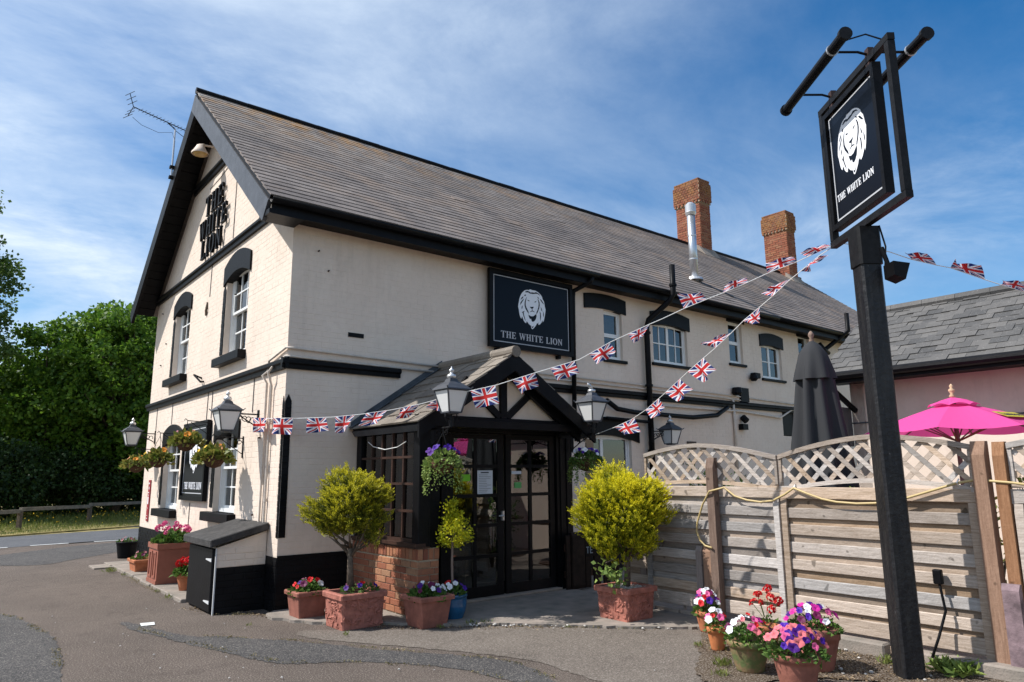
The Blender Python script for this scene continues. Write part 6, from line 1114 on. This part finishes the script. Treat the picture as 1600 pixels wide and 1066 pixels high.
def tree(c, R, H, zb, nclump, per, m, label, seed, leafs=.17, tr=.28, sparse=1.0):
    rs = np.random.RandomState(seed); t = thing('broadleaf_tree', (c[0], c[1], 0), label, 'tree', 'trees beyond the road'); x, y = c; mb = MB(); mb.tube([(x, y, 0), (x + .1, y, H * .35), (x, y + .1, H * .7)], [tr, tr * .7, tr * .3], 9); P = []; D = []
    zc = (H + zb) / 2; hz = (H - zb) / 2; lob = [(rs.normal(size=3), rs.uniform(.72, 1.15)) for _ in range(20)]
    for i in range(nclump):
        d = rs.normal(size=3); d /= np.linalg.norm(d); best = max(((np.dot(l / np.linalg.norm(l), d)), a) for l, a in lob); k = best[1] * (1 - (1 - best[0]) * .8) * (rs.uniform(.35, 1) ** .5) * sparse
        p = np.array([x + R * d[0] * k, y + R * d[1] * k, zc + hz * d[2] * k]); cr = rs.uniform(.35, .75)
        if i % 8 == 0: s = Vector((x, y, zb + (H - zb) * .3 * rs.rand())); mb.tube([s, s.lerp(Vector(p), .5) + Vector((0, 0, .2)), Vector(p)], [tr * .3, tr * .18, tr * .05], 5)
        q = rs.normal(size=(per, 3)); q /= np.linalg.norm(q, axis=1, keepdims=True); q = q * (rs.rand(per, 1) ** .4) * cr; q[:, 2] *= .6; P.append(p + q); D.append(q / cr + rs.normal(size=(per, 3)) * .5 + (0, 0, -.15))
    P, D = np.concatenate(P), np.concatenate(D); mb.build('trunk', BARKW, t, smooth=True); leaves('crown', P, D, leafs * (.7 + .6 * rs.rand(len(P))), m, t, wr=.8)
tree((2.7, 25.6), 3.4, 10.3, .3, 420, 110, LTREE, 'broad dense maple tree nearest the gable of the pub', 3)
tree((.1, 27.0), 3.0, 8.2, .3, 340, 110, LTREE, 'dense tree standing just left of the broad maple', 5)
tree((-3.75, 24.9), 3.0, 13.6, 1.5, 230, 80, LTREE2, 'taller lighter leaved tree at the left edge', 8, leafs=.14)
tree((5.2, 29.5), 3.8, 10.2, .3, 340, 100, LTREE, 'dense tree partly hidden behind the pub gable', 9)
tree((-2.6, 30.5), 3.6, 7.6, .2, 300, 100, LTREE, 'dark tree filling the gap at the back left', 12)
tree((1.6, 31.5), 3.6, 8.0, .2, 300, 100, LTREE, 'dark tree rising behind the two dense front trees', 14)
for i, (x, y, r, h) in enumerate(((-3.5, 22.4, 1.6, 3), (-1.2, 23.4, 1.6, 3.2), (1.2, 24.6, 1.6, 3), (3.6, 26.0, 1.6, 3.2), (5.6, 28, 1.6, 3))):
    tree((x, y), r, h, .0, 90, 90, LDARK, ('dark hedge bush at the left edge behind the rail', 'dark hedge bush behind the left rail post', 'dark hedge bush behind the right rail post', 'dark hedge bush at the foot of the broad maple', 'dark hedge bush just visible beside the pub gable')[i], 20 + i, leafs=.13, tr=.08)
# ================================================================ litter, weeds, pebbles
n = 4200; P = []; 
for i in range(n):
    k = random.random()
    if k < .75: a, b = random.random(), random.random(); p = (2.35 - .45 * b + a * (1.1 + .4 * b), -4.1 - b * 2.3 + (a - .5) * .3)
    elif k < .88: s = random.random(); p = (.3 + s * 2.6 + random.gauss(0, .06), -1.35 - s * 2.2 + random.gauss(0, .07))
    else: s = random.random(); p = (-.7 + random.gauss(0, .05) + s * .9, 1.0 - s * 1.7 + random.gauss(0, .08))
    P.append((p[0], p[1], .018 if k < .75 else .008))
D = np.random.normal(size=(n, 3)); D[:, 2] *= .15
tag(leaves('leaf_litter', P, D, .012 + .02 * np.random.rand(n), leafmat('dry_litter', (.1, .06, .035), (.42, .32, .2)), None, wr=.5), kind='stuff')
EDG = [[(-1.45, .1), (-1.05, -1.5), (-.78, -2.3), (-.31, -2.67), (.24, -3.4), (.45, -4.2)], [(-1.14, -.6), (-.41, -1.5), (.13, -2.45), (.75, -3.5), (.7, -4.2)], [(-2.53, 2.11), (-2.37, 1.6), (-2.2, .1), (-2.35, -1.7)], [(-.66, 1.5), (-.66, 6.2)], [(-.62, .3), (-.05, -.1), (.1, -.9), (.6, -1.4), (1.1, -1.95), (1.6, -2.35), (2.1, -2.9), (2.6, -3.45)]]
P = []
for k, e in enumerate(EDG):
    for a, b in zip(e, e[1:]):
        for i in range(int(math.dist(a, b) * (230 if k > 2 else 120))):
            s = random.random(); w = random.gauss(0, .022 if k < 3 else .045)
            if math.sin(9 * (a[0] + s) + 5 * (a[1] + k)) > -.4: P.append((a[0] + (b[0] - a[0]) * s + w, a[1] + (b[1] - a[1]) * s + random.gauss(0, .02), .008 if k < 3 else .012))
D = np.random.normal(size=(len(P), 3)); D[:, 2] = np.abs(D[:, 2]) * .5
tag(leaves('moss_and_grit', P, D, .008 + .02 * np.random.rand(len(P)), leafmat('dry_moss', (.1, .1, .03), (.34, .27, .15)), None, wr=.45), kind='stuff')
mb = MB()
for i in range(170):
    s = random.random(); k = random.random()
    if k < .5: x, y = random.uniform(-2.5, 2.5), random.uniform(-5, 2)
    elif k < .8: x, y = .5 + s * 2.4 + random.gauss(0, .04), -1.35 - s * 2.3 + random.gauss(0, .05)
    else: x, y = 2.4 + random.random() * .9, -4.2 - random.random() * 2
    r = random.uniform(.004, .012) * (1 if k < .5 else 1.7); mb.lathe([(r * .7, 0), (r, r * .5), (r * .5, r)], (x, y, .012), 6)
tag(mb.build('pebbles', GRAVEL, None), kind='stuff')
def weed(x, y, n, h, m=LGRASS, sz=.06): D = np.random.normal(size=(n, 3)) * .55; D[:, 2] = 1; return (np.stack([x + np.random.normal(size=n) * h * .5, y + np.random.normal(size=n) * h * .5, np.full(n, .01)], 1), D, h * (.4 + .8 * np.random.rand(n)))
W_ = [weed(x, y, k, h) for x, y, k, h in ((-.72, 1.9, 40, .07), (-.7, 2.6, 30, .05), (-.8, 5.4, 60, .09), (-.7, 4.8, 30, .06), (1.35, -2.12, 50, .06), (1.5, -2.2, 30, .06), (1.0, -2.05, 20, .05), (.1, -1.7, 30, .05), (2.05, -2.9, 20, .04), (2.45, -4.5, 80, .07), (2.0, -4.85, 80, .08), (1.75, -5.0, 60, .06), (2.4, -4.3, 40, .05), (-.5, -.6, 20, .04), (3.1, -5.7, 60, .08), (3.2, -6.1, 60, .1), (3.1, -5.2, 40, .07))]
tag(leaves('weeds', np.concatenate([w[0] for w in W_]), np.concatenate([w[1] for w in W_]), np.concatenate([w[2] for w in W_]), LGRASS, None, wr=.14), kind='stuff')
t = thing('weed_clump', (3.15, -6.2, 0), 'broad leaved green weed growing behind the sign post', 'weed'); D = np.random.normal(size=(120, 3)) * (.8, .8, .3) + (0, 0, .5); leaves('foliage', np.tile([(3.15, -6.2, .03)], (120, 1)) + np.random.normal(size=(120, 3)) * (.07, .07, .01) + (0, 0, .02), D, .11, LTRAIL, t, wr=.35)
